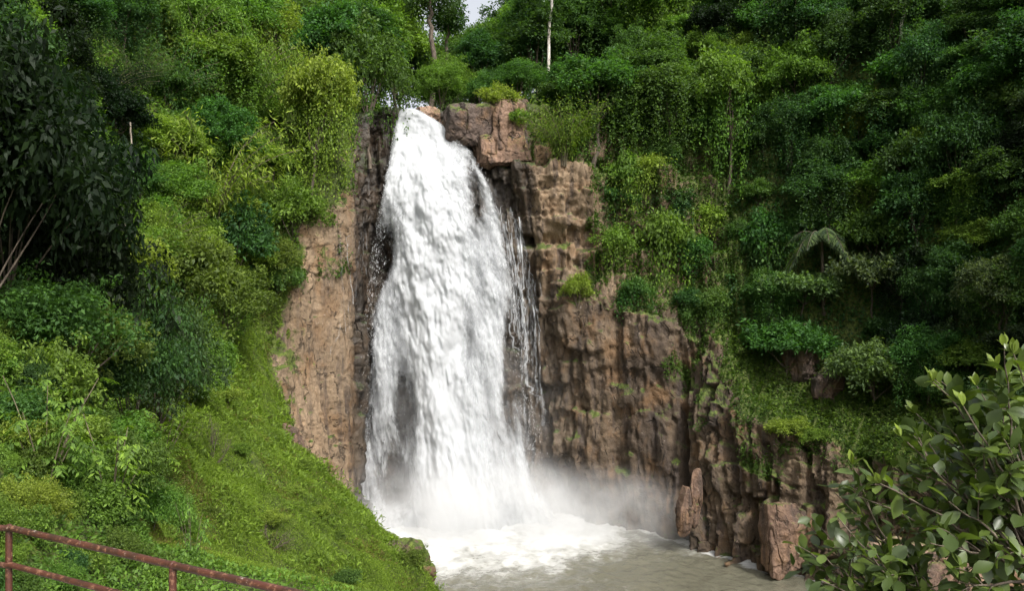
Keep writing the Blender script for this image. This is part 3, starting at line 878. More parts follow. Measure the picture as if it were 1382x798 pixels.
for sd in (51, 52):
    kind('bigleaf', (2.4, 5.0), parts3(make_broadleaf(sd, 2.2, 4.4, .8, .15, 44, 290, asp=.45, droop=.6, tr=.06, lobe=(.22, .4), flat=.9)))
for sd in (66, 67, 68):
    kind('hanging', (1.9, 2.4), parts3(make_broadleaf(sd, 1.6, 2.0, .3, .2, 20, 150, tr=.06, lobe=(.16, .42), flat=.8, droop=.8, vines=60, vlen=2.6)))
kind('bigshrub', (3.5, 6.6), parts3(make_broadleaf(65, 3.3, 6.2, .7, .15, 70, 420, tr=.14, lobe=(.18, .34), flat=.9)))
kind('umbrella', (3.2, 6.2), parts3(make_broadleaf(61, 3.2, 2.2, 4.2, .34, 22, 300, droop=.15, lobe=(.24, .34), flat=.35, tr=.16)))
kind('dome', (3.6, 5.6), parts3(make_broadleaf(62, 3.4, 5.0, 1.0, .32, 34, 260, droop=.2, lobe=(.22, .32), flat=.5, tr=.16)))
for sd in (71, 72):
    a = make_bamboo(sd, 7.0, 26, .36); kind('bamboo', (4.0, 6.0), [('culm', a[0]), ('foliage', a[1])])
a = make_palm(81, 4.2, 17, 3.2); kind('palm', (2.9, 5.0), [('trunk', a[0]), ('crown', a[1])])
for sd in (91, 92):
    a = make_sapling(sd, 3.0, 9, .17); kind('sapling', (1.2, 3.2), [('stem', a[0]), ('foliage', a[1])])
a = make_twiggy(95, 2.4, 1.7, 14, .09); kind('twiggy', (1.8, 2.4), [('stem', a[0]), ('foliage', a[1])])

NAMES = {'tree': 'broadleaf_tree', 'tall': 'forest_tree', 'vine': 'vine_covered_tree', 'shrub': 'shrub', 'small': 'leafy_shrub', 'hanging': 'hanging_shrub', 'bigshrub': 'shrub',
         'bigleaf': 'understory_tree', 'umbrella': 'umbrella_tree', 'dome': 'round_shrub', 'bamboo': 'bamboo_clump', 'palm': 'palm', 'sapling': 'sapling', 'twiggy': 'bare_shrub'}
CATS = {'tree': 'tree', 'tall': 'tree', 'vine': 'tree', 'shrub': 'shrub', 'small': 'shrub', 'bigshrub': 'shrub', 'hanging': 'shrub', 'bigleaf': 'tree', 'umbrella': 'tree', 'dome': 'shrub',
        'bamboo': 'bamboo', 'palm': 'palm', 'sapling': 'sapling', 'twiggy': 'shrub'}
PLANTED = []                                        # (px, py, width px, kind, label) of every plant, for the fillers
def plant(k, base, R, H, tint, label=None, group=None, rot=None, lean=0.0, var=None):
    (kr, kh), parts = KIND[k][random.randrange(len(KIND[k])) if var is None else var % len(KIND[k])]
    o = empty(NAMES[k], Vector(base))
    s = R / kr; sz = H / kh
    o.scale = (s, s, sz)
    o.rotation_euler = (random.uniform(-.06, .06), lean + random.uniform(-.05, .05), random.uniform(0, 6.28) if rot is None else rot)
    for pn, me in parts:
        link(pn, me, o, tint if pn in ('crown', 'foliage', 'vine') else (1, 1, 1))
    tag(o, label, CATS[k], group)
    c = (base[0], base[1], base[2] + H * .6)
    PLANTED.append((*to_px(c), R / base[1] * F, o))
    return o

# foliage tints; the near-black one has deep shade put into the leaf colour
BRIGHT, LIME, MID, DARK, DEEP_SHADE, PALE_G, GREY_G, OLIVE = (0.110, 0.190, 0.028), (0.170, 0.238, 0.032), (0.060, 0.130, 0.030), (0.042, 0.094, 0.029), (0.010, 0.023, 0.008), (0.115, 0.17, 0.065), (0.08, 0.12, 0.062), (0.090, 0.140, 0.026)

def put(k, px, pb, wpx, hpx, tint, label, group=None, Y=None, **kw):
    """plant rooted where the view ray through (px,pb) meets the slope; wpx,hpx = its size in the photo"""
    if Y is None:
        h = cast_px(px, pb)
        if h is None: return None
        b = h[0]
    else:
        q = P(px, pb, Y); b = cast_down(q[0], Y)
    b = np.array(b); dep = b[1]
    return plant(k, b - np.array([0, 0, .25]), wpx / 2 / F * dep, hpx / F * dep, tint, label, group, **kw)

# --- the plants one can point at
put('vine', 800, 212, 150, 150, MID, 'broad vine-draped tree on the rim above the tan block right of the fall', var=0)
put('vine', 902, 215, 120, 135, MID, 'vine-hung tree with a dark hollow beneath, between two other vine-draped trees', var=1)
put('vine', 982, 262, 125, 215, BRIGHT, 'tall column-like tree wrapped in creepers above the bare brown earth patch', var=2)
put('bamboo', 760, 222, 110, 95, BRIGHT, 'feathery bright bush over the rock ledge just right of the waterfall lip')
put('small', 672, 158, 60, 45, LIME, 'yellow-green bush topping the angular rock right of the waterfall lip')
put('small', 700, 178, 40, 34, BRIGHT, 'small bush hanging down the pale rock beside the waterfall top')
put('tree', 1158, 235, 62, 115, (0.16, 0.20, 0.02), 'bright yellow-green tree standing out on the dark right slope')
put('umbrella', 1085, 455, 92, 88, PALE_G, 'pale umbrella-shaped tree above the dark boulder on the right slope')
put('dome', 1178, 548, 108, 96, PALE_G, 'round pale green shrub on the ledge above the right cliff')
put('palm', 1112, 420, 100, 118, GREY_G, 'grey-green palm with arching fronds above the umbrella-shaped tree')
put('umbrella', 1178, 440, 84, 96, GREY_G, 'greyish feathery tree right of the palm and above the round shrub')
put('tree', 1352, 455, 105, 120, GREY_G, 'grey-green tree at the right edge above the foreground bush')
put('vine', 1285, 330, 120, 205, DARK, 'dark creeper-covered tree hanging over the upper right slope')
put('vine', 1335, 210, 125, 150, MID, 'vine-covered tree in the upper right corner')
put('vine', 1240, 205, 100, 180, DARK, 'tall vine-smothered tree under the slanting white trunk')
put('hanging', 893, 350, 82, 76, BRIGHT, 'bright shrub clinging to the ledge between cliff tiers right of the fall')
put('hanging', 1040, 350, 84, 74, MID, 'mid-green shrub at the right end of the upper cliff')
put('vine', 1255, 470, 80, 125, DARK, 'column of climbing leaves right of the round pale shrub')
put('tree', 1065, 235, 95, 110, DARK, 'dark tree just right of the column-like creeper tree')
put('tree', 1120, 130, 105, 120, DARK, 'dark spreading tree on the skyline slope above the yellow-green tree')
put('hanging', 850, 260, 70, 60, BRIGHT, 'shrub at the foot of the vine-draped trees on the cliff rim')
put('small', 780, 415, 50, 46, LIME, 'yellow-green bush beside the lower tan block, level with mid fall')
put('small', 930, 425, 50, 38, DARK, 'low dark bush on top of the brown lower cliff')
put('small', 1062, 592, 60, 34, LIME, 'bright low leafy plant on the grassy shelf of the right cliff')
put('small', 1100, 600, 46, 28, BRIGHT, 'low leafy plant at the right end of the grassy cliff shelf')
put('tree', 498, 205, 125, 185, MID, 'leafy tree leaning over the left side of the waterfall lip', lean=.15)
put('vine', 425, 285, 120, 230, LIME, 'light green tree with drooping foliage above the tan left cliff', var=1)
put('tree', 455, 150, 120, 150, MID, 'tall green tree high on the left bank behind the drooping one')
put('bamboo', 285, 330, 210, 190, LIME, 'feathery light green bamboo in the middle of the left bank')
put('bamboo', 330, 175, 150, 150, BRIGHT, 'bamboo clump high on the left bank below the frame top')
put('shrub', 318, 395, 120, 130, DARK, 'dark green bush under the bamboo on the left bank')
put('shrub', 395, 330, 90, 90, BRIGHT, 'bright bush on the edge of the tan left cliff')
put('shrub', 372, 405, 80, 70, MID, 'bush at the foot of the tan left cliff')
put('bigshrub', 205, 605, 185, 215, (0.04, 0.062, 0.025), 'large grey-green shrub on the left slope above the grass')
put('twiggy', 362, 735, 84, 50, (0.03, 0.045, 0.02), 'small dark wind-bent bush alone on the grassy slope')
put('twiggy', 285, 618, 66, 84, OLIVE, 'thin half-bare shrub at the top of the grassy slope')
put('sapling', 150, 690, 150, 165, LIME, 'sapling with drooping yellow-green leaflets above the railing')
put('sapling', 60, 655, 150, 190, BRIGHT, 'sapling with drooping leaves beside the left frame edge')
put('sapling', 215, 640, 110, 110, LIME, 'yellowish sapling in front of the large grey-green shrub')
put('sapling', 258, 760, 60, 120, BRIGHT, 'slender young sapling on the grass behind the railing post')
# near dark trees upper left
put('bigleaf', 10, 385, 300, 480, DEEP_SHADE, 'dark shaded tree filling the upper left corner', Y=15)
put('bigleaf', 95, 230, 230, 380, DEEP_SHADE, 'dark tree reaching out beside the upper left corner tree', Y=17)
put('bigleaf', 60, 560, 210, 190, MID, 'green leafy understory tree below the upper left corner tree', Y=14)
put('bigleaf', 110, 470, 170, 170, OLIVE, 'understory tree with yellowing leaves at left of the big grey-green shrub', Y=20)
for (px, pb, Y, w, h, t, lab) in ((-30, 300, 13, 320, 500, DEEP_SHADE, 'dark overhanging tree cut by the top left frame edge'),
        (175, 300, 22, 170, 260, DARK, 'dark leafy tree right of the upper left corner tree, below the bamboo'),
        (0, 200, 19, 240, 270, DEEP_SHADE, 'blackish tree behind the upper left corner tree'),
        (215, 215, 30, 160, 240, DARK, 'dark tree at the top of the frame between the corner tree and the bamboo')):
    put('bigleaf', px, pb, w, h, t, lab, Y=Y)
M_dead = bark_mat('dead_wood', (.13, .10, .075), (.36, .31, .25), 5)
# --- tall trunks and dead stems
def stem_tree(name, pts, r0, r1, mat, label, cat, crown=None, tint=MID):
    base = np.array(pts[0])
    o = empty(name, Vector(base))
    g = Geo(); q = np.array(pts) - base
    t = np.linspace(0, len(q) - 1, 14)
    pp = np.stack([np.interp(t, np.arange(len(q)), q[:, j]) for j in range(3)], 1)
    pp[1:-1] += np.random.default_rng(len(label)).normal(0, r0 * .35, (12, 3)) * np.array([1, 1, 0])
    g.tube(pp, np.linspace(r0, r1, 14), 8)
    link('trunk', g.build('trunk', mat), o)
    if crown:
        R, Hc, L, n, per = crown
        rr_ = np.random.default_rng(n); lv = Leaves()
        for i in range(n):
            u = unit(rr_.normal(size=3)); u[2] = abs(u[2])
            lobe_leaves(lv, rr_, q[-1] + u * np.array([R, R, Hc]) * rr_.uniform(.3, .8) - np.array([0, 0, Hc * .25]), R * .42, per, L)
        link('crown', lv.build('crown', M_leaf), o, tint)
    return tag(o, label, cat)
def gz(px, py, Y, dz=-.5):
    p = P(px, py, Y); q = cast_down(p[0], Y); return np.array([p[0], Y, (q[2] if q is not None else p[2]) + dz])
stem_tree('pale_trunk_tree', [gz(739, 60, 110), P(741, 45, 110), P(744, 8, 110), P(747, -60, 110)], .24, .17, M_palebark, 'tree with a pale bare straight trunk rising behind the rim, crown above', 'tree', (5.5, 6, .42, 18, 300), DARK)
stem_tree('forest_tree', [gz(584, 130, 118), P(585, 90, 118), P(583, 40, 118), P(580, 0, 118)], .45, .28, M_bark, 'dark tall tree with a straight trunk behind the waterfall lip', 'tree', (5.0, 6, .42, 16, 300), DARK)
stem_tree('forest_tree', [gz(604, 130, 124), P(603, 60, 124), P(607, 30, 124)], .3, .2, M_bark, 'slim dark trunk tree beside the sky gap behind the lip', 'tree', (3.4, 5, .42, 14, 260), DARK)
p0 = cast_px(1208, 75)[0]
stem_tree('white_trunk_tree', [p0, P(1216, 45, p0[1] - 3), P(1221, 15, p0[1] - 3), P(1222, -40, p0[1] - 3)], .22, .14, M_palebark, 'thin slanting white trunk high on the upper right slope', 'tree', (3.0, 3.5, .4, 12, 260), DARK)
for (a, b, c, Y, rad, lab) in (((196, 384), (178, 322), (150, 278), 30, .07, 'bleached dead stem leaning up-slope on the left bank, the thicker of two'),
                               ((186, 348), (170, 318), (152, 290), 29.4, .04, 'thin dead stem leaning beside the thicker bleached one'),
                               ((249, 402), (247, 370), (245, 344), 34, .055, 'short upright pale snag among bushes on the left bank'),
                               ((182, 232), (178, 195), (176, 165), 27, .035, 'thin pale stick standing in brush beside the bamboo')):
    y0 = Y
    h = cast_px(*a)
    if h is not None: y0 = h[0][1] - min(4.5, h[0][1] * .11)
    k = y0 / Y
    foot = P(*a, y0); gq = cast_down(foot[0], y0); foot = np.array([foot[0] + .1, y0, (gq[2] if gq is not None else foot[2]) - .2])
    stem_tree('dead_stem', [foot, P(*a, y0), P(*b, y0), P(*c, y0)], rad * k * 1.25, rad * .7 * k, M_dead, lab, 'dead stem')

# --- trees on the plateau behind the rim
LM = [(645, 8, 'sky gap'), (545, 150, 'waterfall lip'), (800, 130, 'broad vine-draped tree'), (982, 150, 'column-like creeper tree'), (1160, 180, 'yellow-green tree'),
      (1085, 405, 'umbrella-shaped tree'), (1178, 500, 'round pale shrub'), (1112, 350, 'grey-green palm'), (743, 20, 'pale bare trunk'), (1220, 20, 'slanting white trunk'),
      (285, 240, 'feathery bamboo'), (430, 200, 'drooping light green tree'), (210, 500, 'big grey-green shrub'), (420, 450, 'tan left cliff'), (360, 705, 'wind-bent bush'),
      (12, 712, 'railing corner'), (90, 150, 'dark corner tree'), (170, 320, 'bleached leaning stems'), (247, 370, 'upright pale snag'), (1270, 620, 'foreground bush'),
      (950, 290, 'bare earth patch'), (730, 280, 'tan rock block'), (850, 480, 'brown lower cliff'), (1340, 400, 'grey-green edge tree'), (893, 315, 'ledge shrub'), (1078, 480, 'dark slope boulder'),
      (460, 80, 'tall left-bank tree'), (320, 340, 'dark bush under the bamboo'), (1310, 90, 'corner vine tree')]
USED = set()
SHADE = {BRIGHT: 'bright green', LIME: 'yellow-green', MID: 'green', DARK: 'dark green', DEEP_SHADE: 'blackish green', PALE_G: 'pale green', GREY_G: 'grey-green', OLIVE: 'olive'}
WORD = {'sapling': 'leafy sapling', 'hanging': 'hanging bush', 'tree': 'rounded tree', 'tall': 'tall tree', 'vine': 'vine-hung tree', 'shrub': 'bush', 'small': 'low bush', 'bigleaf': 'loose-leaved tree', 'dome': 'domed shrub', 'bamboo': 'bamboo clump'}
def rel(dx, dy):
    v = 'above' if dy < -35 else 'below' if dy > 35 else ''
    h = 'left of' if dx < -35 else 'right of' if dx > 35 else ''
    if v and h: return f'{v} and {h}'
    return v or h or 'close beside'
def auto_label(k, tint, px, py, wpx):
    size = 'small ' if wpx < 75 else 'large ' if wpx > 125 else ''
    head = f"{size}{SHADE[tint]} {WORD[k]}"
    near = sorted(LM, key=lambda m: math.hypot(m[0] - px, m[1] - py))
    for m in near[:3]:
        t = f"{head} {rel(px - m[0], py - m[1])} the {m[2]}"
        if t not in USED and len(t.replace('-', ' ').split()) <= 16: USED.add(t); return t
    for i in range(4):
        for j in range(i + 1, 5):
            a, b = near[i], near[j]
            t = f"{head} {rel(px - a[0], py - a[1]).split(' and ')[0]} the {a[2]}, near the {b[2]}"
            if t not in USED and len(t.replace('-', ' ').split()) <= 16: USED.add(t); return t
    for adj in ('ragged', 'dense', 'open', 'spreading', 'narrow', 'lumpy'):
        for i in range(4):
            t = f"{adj} {head} {rel(px - near[i][0], py - near[i][1])} the {near[i][2]}"
            if t not in USED and len(t.replace('-', ' ').split()) <= 16: USED.add(t); return t
    return head + ' in the forest'
GROUP_L, GROUP_R, GROUP_T = 'plants crowding the left bank', 'plants crowding the right slope', 'forest trees behind the rim'
fr = random.Random(21)
placed = []
for row, Y in enumerate((113, 120, 128, 137, 147, 158, 170)):
    px = -40 + fr.uniform(0, 50)
    while px < 1420:
        x = (px - CX) / F * Y
        q = cast_down(x, Y)
        w = fr.uniform(75, 110)
        river = abs(px - 560) < 45 and Y < 135
        if q is not None and q[2] < 78 and not river:
            pbx, pby = to_px(q)
            topy = fr.uniform(-70, 25) + (Y < 120) * 60
            gap = 612 < px < 676
            if gap: topy = max(topy, 12 + fr.uniform(0, 8))
            if 560 < px <= 612 or 676 <= px < 730: topy = min(topy, -10)
            H = q[2] and (EYE - (topy - CY) / F * Y) - q[2]
            if H > 5:
                k = 'tall' if H > 12 else ('tree' if fr.random() < .6 else 'vine')
                R = w / 2 / F * Y * (0.75 if gap else 1)
                tint = fr.choice([DARK, DARK, MID, MID, (BRIGHT if px < 760 and px > 480 else MID)])
                plant(k, q - np.array([0, 0, .4]), R, min(H, 27), tint, auto_label(k, tint, px, max(8, topy + 35), w), GROUP_T)
        px += w * fr.uniform(.62, .95)

for row, Y in enumerate((106.5, 109.5)):               # dense bushes along the rim
    px = 596 + 10 * row
    while px < 1010:
        x = (px - CX) / F * Y; q = cast_down(x, Y); w = fr.uniform(48, 78)
        if q is not None and 49 < q[2] < 66:
            R = w / 2 / F * Y; tint = fr.choice([BRIGHT, MID, MID, DARK])
            k = 'shrub' if R < 3 else 'tree'
            plant(k, q - np.array([0, 0, .4]), R, R * fr.uniform(1.6, 2.4), tint, auto_label(k, tint, px, to_px(q)[1] - 40, w), 'bushes along the cliff rim')
        px += w * .8
# --- the thicket on both banks: every bush and small tree stands on the slope
n_fill = 0
STAND_OUT = [(a, b, w_) for a, b, w_, o_ in PLANTED if o_.name.split('.')[0] in ('umbrella_tree', 'palm', 'round_shrub') or 'standing out' in o_['label'] or 'clinging' in o_['label']]
def is_grass(u, v): return 1.9 < u < 5.6 and 1.6 < v < 3.3
NEAR = SPARSE = CLIFF = False
def fill(step, x0, x1, y0, y1, sizes):
    global n_fill
    py = y0
    while py < y1:
        px = x0 + fr.uniform(0, step)
        while px < x1:
            jx, jy = px + fr.uniform(-.35, .35) * step, py + fr.uniform(-.35, .35) * step
            px += step
            h = cast_px(jx, jy)
            if h is None: continue
            p, nn, rk_, u, v = h
            if rk_ > (2 if CLIFF else .6 if SPARSE else .33) or (CLIFF and (not 12.45 < u < 15.9 or v < 2.02 or fr.random() < (.86 if u < 13.3 and jy > 215 else .5))) or (is_grass(u, v) and not (NEAR and jx < 205) and not SPARSE) or (SPARSE and (fr.random() < .45 or p[1] > 85)) or p[1] > 125 or p[1] < (8 if NEAR else 11): continue
            if any(abs(jx - a) < .85 * w_ and -.4 * w_ < jy - b < 1.5 * w_ + 12 for a, b, w_ in STAND_OUT): continue
            if any(math.hypot(a - jx, (b - jy) * 1.1) < step * .62 for a, b in placed): continue
            right = u > 10.5
            w = fr.uniform(*sizes)
            if right and 11.4 < u < 16 and v < 4.6: w = min(w, 62)
            R = w / 2 / F * p[1]
            H = R * fr.uniform(1.25, 2.0)
            k = 'small' if R < 1.3 else 'shrub' if R < 2.7 else fr.choice(['vine', 'vine', 'tree', 'tree', 'dome'] if right else ['tree', 'tree', 'vine', 'bamboo'])
            if k in ('tree', 'vine'): H = R * fr.uniform(1.7, 2.6)
            if k == 'small' and p[1] < 30 and fr.random() < .4: k = 'bigleaf'; H = R * 2.2
            if right: tint = fr.choices([MID, DARK, DEEP_SHADE, BRIGHT, GREY_G, OLIVE], [4, 3.5, .5, .9 if jx > 1000 else 2, .5, .4])[0]  # darker leaves on the right slope, part of its shade put into the tint
            elif jx < 185 - jy * .15 and jy < 400: tint = fr.choices([DEEP_SHADE, DARK], [6, 1])[0]  # upper left corner: its shade is put into near-black leaf tints
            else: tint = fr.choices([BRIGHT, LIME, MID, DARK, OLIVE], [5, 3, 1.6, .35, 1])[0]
            if CLIFF: k = 'hanging'; H = R * 1.25; tint = fr.choice([BRIGHT, MID, MID, DARK, LIME])
            if SPARSE and fr.random() < .35: k = 'sapling'; H = R * 1.6
            if SPARSE: tint = fr.choice([BRIGHT, LIME, LIME, OLIVE, MID]); H *= .7
            placed.append((jx, jy))
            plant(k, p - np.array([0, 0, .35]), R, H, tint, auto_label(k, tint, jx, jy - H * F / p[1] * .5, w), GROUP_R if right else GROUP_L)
            n_fill += 1
        py += step * .8
fill(66, -30, 1420, 30, 700, (84, 132))
placed = [q for q in placed if False]
fill(58, 560, 1420, 40, 620, (46, 84))
placed = []
fill(62, -30, 480, 30, 560, (50, 95))
placed = []
CLIFF = True
fill(40, 600, 990, 120, 450, (34, 74))
CLIFF = False
placed = []
SPARSE = True
fill(50, 225, 560, 500, 790, (26, 62))
SPARSE = False
placed = []
NEAR = True
fill(44, -40, 250, 330, 800, (50, 90))

# --- low leaves: undergrowth over the forest floor, ground cover on the grassy slope, creepers on the rock (uncountable)
qf = grid_faces(nu, nv); Q = Wd.reshape(-1, 3)[qf]
qc = Q.mean(1); cr = np.cross(Q[:, 2] - Q[:, 0], Q[:, 3] - Q[:, 1]); qa = np.linalg.norm(cr, axis=1) / 2; qn = unit(cr)
qn *= np.sign((qn * (np.array([2.0, 50, 40]) - qc)).sum(1))[:, None]
qi, qj = np.divmod(np.arange(len(qf)), nv - 1)
qu, qv = us[qi], vs[qj]; qr = RNflat[qf].mean(1)
dist = np.linalg.norm(qc - np.array([0, 0, EYE]), axis=1)
with np.errstate(all='ignore'):
    ppx = CX + qc[:, 0] / qc[:, 1] * F; ppy = CY + (EYE - qc[:, 2]) / qc[:, 1] * F
inview = (qc[:, 1] > 4) & (ppx > -180) & (ppx < 1560) & (ppy > -140) & (ppy < 960) & (dist < 150)
grassy = (qu > 1.2) & (qu < 5.75) & (qv > 1.35) & (qv < 3.35)
shelf = (qu > 15.3) & (qu < 18.3) & (qv > 1.9) & (qv < 3.1)
patch = fbm(qc * .30, 4)
def cover(name, mask, lsz, lmin, lmax, covr, tint, lab, up, hmax, seed, asp=.5, mat=M_leaf, tonef=.35):
    r = np.random.default_rng(seed)
    L = np.clip(dist * lsz, lmin, lmax)
    wt = qa * mask * covr / (L * L * asp * .5)
    total = int(wt.sum())
    idx = np.searchsorted(np.cumsum(wt), r.random(total) * wt.sum()).clip(0, len(wt) - 1)
    a, b = r.random((2, total, 1))
    q = Q[idx]
    c = (q[:, 0] * (1 - a) + q[:, 1] * a) * (1 - b) + (q[:, 3] * (1 - a) + q[:, 2] * a) * b
    nrm_ = qn[idx]
    hgt = np.clip(.4 + 1.4 * fbm(c * .55, 3), 0, 1) * hmax * np.clip((dist[idx] - 8) / 45, .06, 1)
    c = c + nrm_ * (hgt * r.random(total) ** .6)[:, None]
    d = unit(nrm_ * .5 + r.normal(size=(total, 3)) * .7 + np.array([0, 0, up]))
    nr = unit(nrm_ * .6 + np.array([0, 0, .6]) + r.normal(size=(total, 3)) * .5)
    LL = L[idx] * r.uniform(.6, 1.35, total)
    tone = np.clip(r.random(total) ** 1.5 * (1 - tonef) + tonef * (.5 + 1.3 * fbm(c * .4 + 5, 3)), 0, 1)
    lv = Leaves(); lv.add(c, d, nr, LL, LL * asp, r, tone)
    tag(link(name, lv.build(name, mat), None, tint), lab, None, None, 'stuff')
forest = inview & (qr < .45) & ~grassy
lft_ = qu < 10
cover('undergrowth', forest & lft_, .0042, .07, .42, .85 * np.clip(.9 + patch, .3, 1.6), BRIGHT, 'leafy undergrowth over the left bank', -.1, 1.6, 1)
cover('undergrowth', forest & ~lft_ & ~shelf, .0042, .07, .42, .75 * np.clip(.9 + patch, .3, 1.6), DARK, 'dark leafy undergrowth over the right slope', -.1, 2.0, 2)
cover('ground_cover', inview & grassy & (qr < .7) & (dist > 18), .0060, .10, .48, .60 * sstep(-.05, .3, fbm(qc * .45 + 3, 4)), (.12, .19, .02), 'taller weeds in patches over the grassy slope', .1, 1.3, 13, .30)
cover('ground_cover', inview & grassy & (qr < .75), .0034, .05, .3, .5 * sstep(.08, .4, fbm(qc * .38 + 13, 4)), (.115, .095, .035), 'brownish dry stems in patches over the grassy slope', .2, .5, 14, .22)
cover('undergrowth', inview & shelf & (qr < .7), .0042, .1, .42, .8 * np.clip(.8 + 1.5 * patch, .1, 1.5), (.085, .14, .02), 'low leafy plants on the shelf of the right cliff', -.05, .9, 7)
cover('ground_cover', inview & grassy & (qr < .62), .0020, .026, .17, 1.25 * np.clip(.9 + 1.2 * patch, .25, 1.5), (0.150, 0.205, 0.022), 'bright mossy ground cover on the grassy slope', .45, .42, 3, .36)
creep = inview & (qr > .2) & (qr < .98) & ~grassy & (wet.reshape(-1)[qf].mean(1) < .6)
cover('creeper', creep * sstep(.02, .30, patch + .55 * (1 - qr) - .06 + .06 * (qu > 11.4) + .30 * sstep(12.9, 13.4, qu) * (qv > 1.97)) , .0032, .1, .3, 1.15, (0.062, 0.10, 0.016), 'creepers and small plants clinging to the cliff ledges', -.35, .45, 4)

# ------------------------------------------------------------------ boulders and rock blocks
def boulder(px, py, Y, dims, label, mat, seed, rot=0.0, boxy=.8, name='boulder', amp=.10):
    r = np.random.default_rng(seed)
    bm = bmesh.new(); bmesh.ops.create_icosphere(bm, subdivisions=6, radius=1.0)
    me = bpy.data.meshes.new(name); bm.to_mesh(me); bm.free()
    n = len(me.vertices); v = np.empty(n * 3, np.float32); me.vertices.foreach_get('co', v); v = unit(v.reshape(-1, 3).astype(float))
    pl = [np.array(a, float) for a in ((1, 0, 0), (-1, 0, 0), (0, 1, 0), (0, -1, 0), (0, 0, 1), (0, 0, -1))]
    hs_ = [1.0] * 6
    pl = [unit(p + r.normal(0, .10, 3)) for p in pl]
    for k in range(22):
        pl.append(unit(r.normal(size=3))); hs_.append(r.uniform(1.12, 1.5) if boxy > .5 else r.uniform(.78, 1.1))
    inv = np.zeros(n)
    for p, h in zip(pl, hs_): inv += np.maximum(0, v @ p / h) ** 60
    v = v * (inv ** (-1 / 60))[:, None]
    w = v * np.array(dims) / 2
    sc_ = min(dims)
    nz = fbm(w * (1.2 / sc_ * 1.6) + seed, 5, .55) * sc_ * amp * 1.6 - .06 * sc_ * np.exp(-(fbm(w * 1.1 / sc_ * np.array([1, 1, .5]) + 9 + seed, 3) / .035) ** 2)
    w = w + unit(v) * nz[:, None]
    me.vertices.foreach_set('co', w.astype(np.float32).ravel()); me.update()
    me.materials.append(mat)
    o = link(name, me, loc=Vector(P(px, py, Y) + np.array([0, .7 if Y > 95 else 0, 0])))
    o.rotation_euler = (r.normal(0, .05), r.normal(0, .05), rot)
    return tag(o, label, 'rock')
boulder(579, 158, 103.0, (4.2, 3.6, 2.8), 'smooth brown boulder splitting the lip of the waterfall', M_pale, 1, .3, .2)
boulder(632, 168, 101.6, (6.4, 5, 5.0), 'dark angular rock right beside the top of the fall', M_darkrock, 2, .5)
boulder(686, 168, 102.3, (4.6, 5, 7.0), 'upright rock block under the yellow-green bush beside the lip', M_boulder, 3, .1)
boulder(676, 206, 101.8, (6.6, 5, 4.2), 'squat block wedged below the upright rock beside the fall', M_boulder, 4, .15, 1)
boulder(1080, 480, 90.0, (4.2, 4, 7.0), 'tall dark boulder under the umbrella-shaped tree', M_darkrock, 9, .4, .4)
boulder(1116, 525, 86, (3.2, 3, 4.2), 'smaller dark boulder between the tall boulder and the round shrub', M_darkrock, 10, 0, .4)
boulder(925, 692, 82.6, (1.7, 1.6, 5.2), 'slim upright rock tooth at the water edge by the crack', M_boulder, 11, .3, .3)
boulder(938, 676, 83.6, (1.5, 1.6, 6.4), 'taller leaning rock tooth behind the slim one', M_boulder, 12, .3, .3)
boulder(1062, 728, 76.4, (4.4, 3.2, 7.0), 'triangular reddish slab leaning at the water edge', M_boulder, 15, .3, .2)
boulder(1215, 775, 46, (4.6, 4, 4.4), 'pinkish boulder glimpsed through the foreground bush', M_pale, 17, .6, .3)
boulder(1165, 800, 48, (4.2, 4, 3.4), 'pinkish boulder at the frame bottom behind the bush', M_pale, 18, .2, .3)
boulder(1300, 800, 44, (6, 5, 4.0), 'brown boulder low behind the right of the bush', M_boulder, 19, .2, .3)
boulder(530, 785, 44.6, (4.4, 4.0, 5.2), 'mossy bare rock at the tip of the grassy mound', M_mossrock, 20, .3, .3)
boulder(437, 778, 43.5, (1.2, 1.4, 2.9), 'narrow brown rock poking out of the grassy slope', M_boulder, 21, .3, .3)
boulder(392, 610, 68.5, (2.2, 2.2, 4.4), 'brown rock showing at the edge of the grass by the tan cliff', M_boulder, 22, .2, .3)

# ------------------------------------------------------------------ walkway and rusty railing
m, n_, l_, bs = new_mat('worn_concrete')
l_.new(mixrgb(n_, l_, noise(n_, l_, n_.new('ShaderNodeTexCoord').outputs['Object'], 2, 8), (.16, .15, .13), (.32, .3, .27)), bs.inputs['Base Color']); bs.inputs['Roughness'].default_value = .9
bm = bmesh.new(); bmesh.ops.create_cube(bm, size=1.0)
bmesh.ops.scale(bm, vec=(9.5, 4.0, .18), verts=bm.verts); bmesh.ops.bevel(bm, geom=bm.edges[:], offset=.02, segments=2, affect='EDGES')
wm = bpy.data.meshes.new('walkway'); bm.to_mesh(wm); bm.free(); wm.materials.append(m)
wk = link('path', wm, loc=(-1.0, 3.6, 23.9)); wk.rotation_euler = (0, 0, -.42); tag(wk, 'concrete viewing platform', None, None, 'structure')

m, n_, l_, bs = new_mat('rusty_paint')
co = n_.new('ShaderNodeTexCoord').outputs['Object']
a = noise(n_, l_, co, 5, 8, .7); b = noise(n_, l_, co, 22, 6, .7)
c = mixrgb(n_, l_, ramp(n_, l_, a, .42, .62), (.075, .026, .017), (.040, .018, .012))
c = mixrgb(n_, l_, ramp(n_, l_, b, .54, .62, 0, .8), c, (.20, .10, .06))
c = mixrgb(n_, l_, ramp(n_, l_, noise(n_, l_, co, 4.1, 8, .8), .60, .64), c, (.30, .25, .21))
l_.new(c, bs.inputs['Base Color']); bs.inputs['Roughness'].default_value = .45
bp = N(n_, 'ShaderNodeBump'); bp.inputs['Strength'].default_value = .35; bp.inputs['Distance'].default_value = .01
l_.new(b, bp.inputs['Height']); l_.new(bp.outputs[0], bs.inputs['Normal'])
M_rust = m
c0 = P(12, 713, 6.5)                                  # rail corner
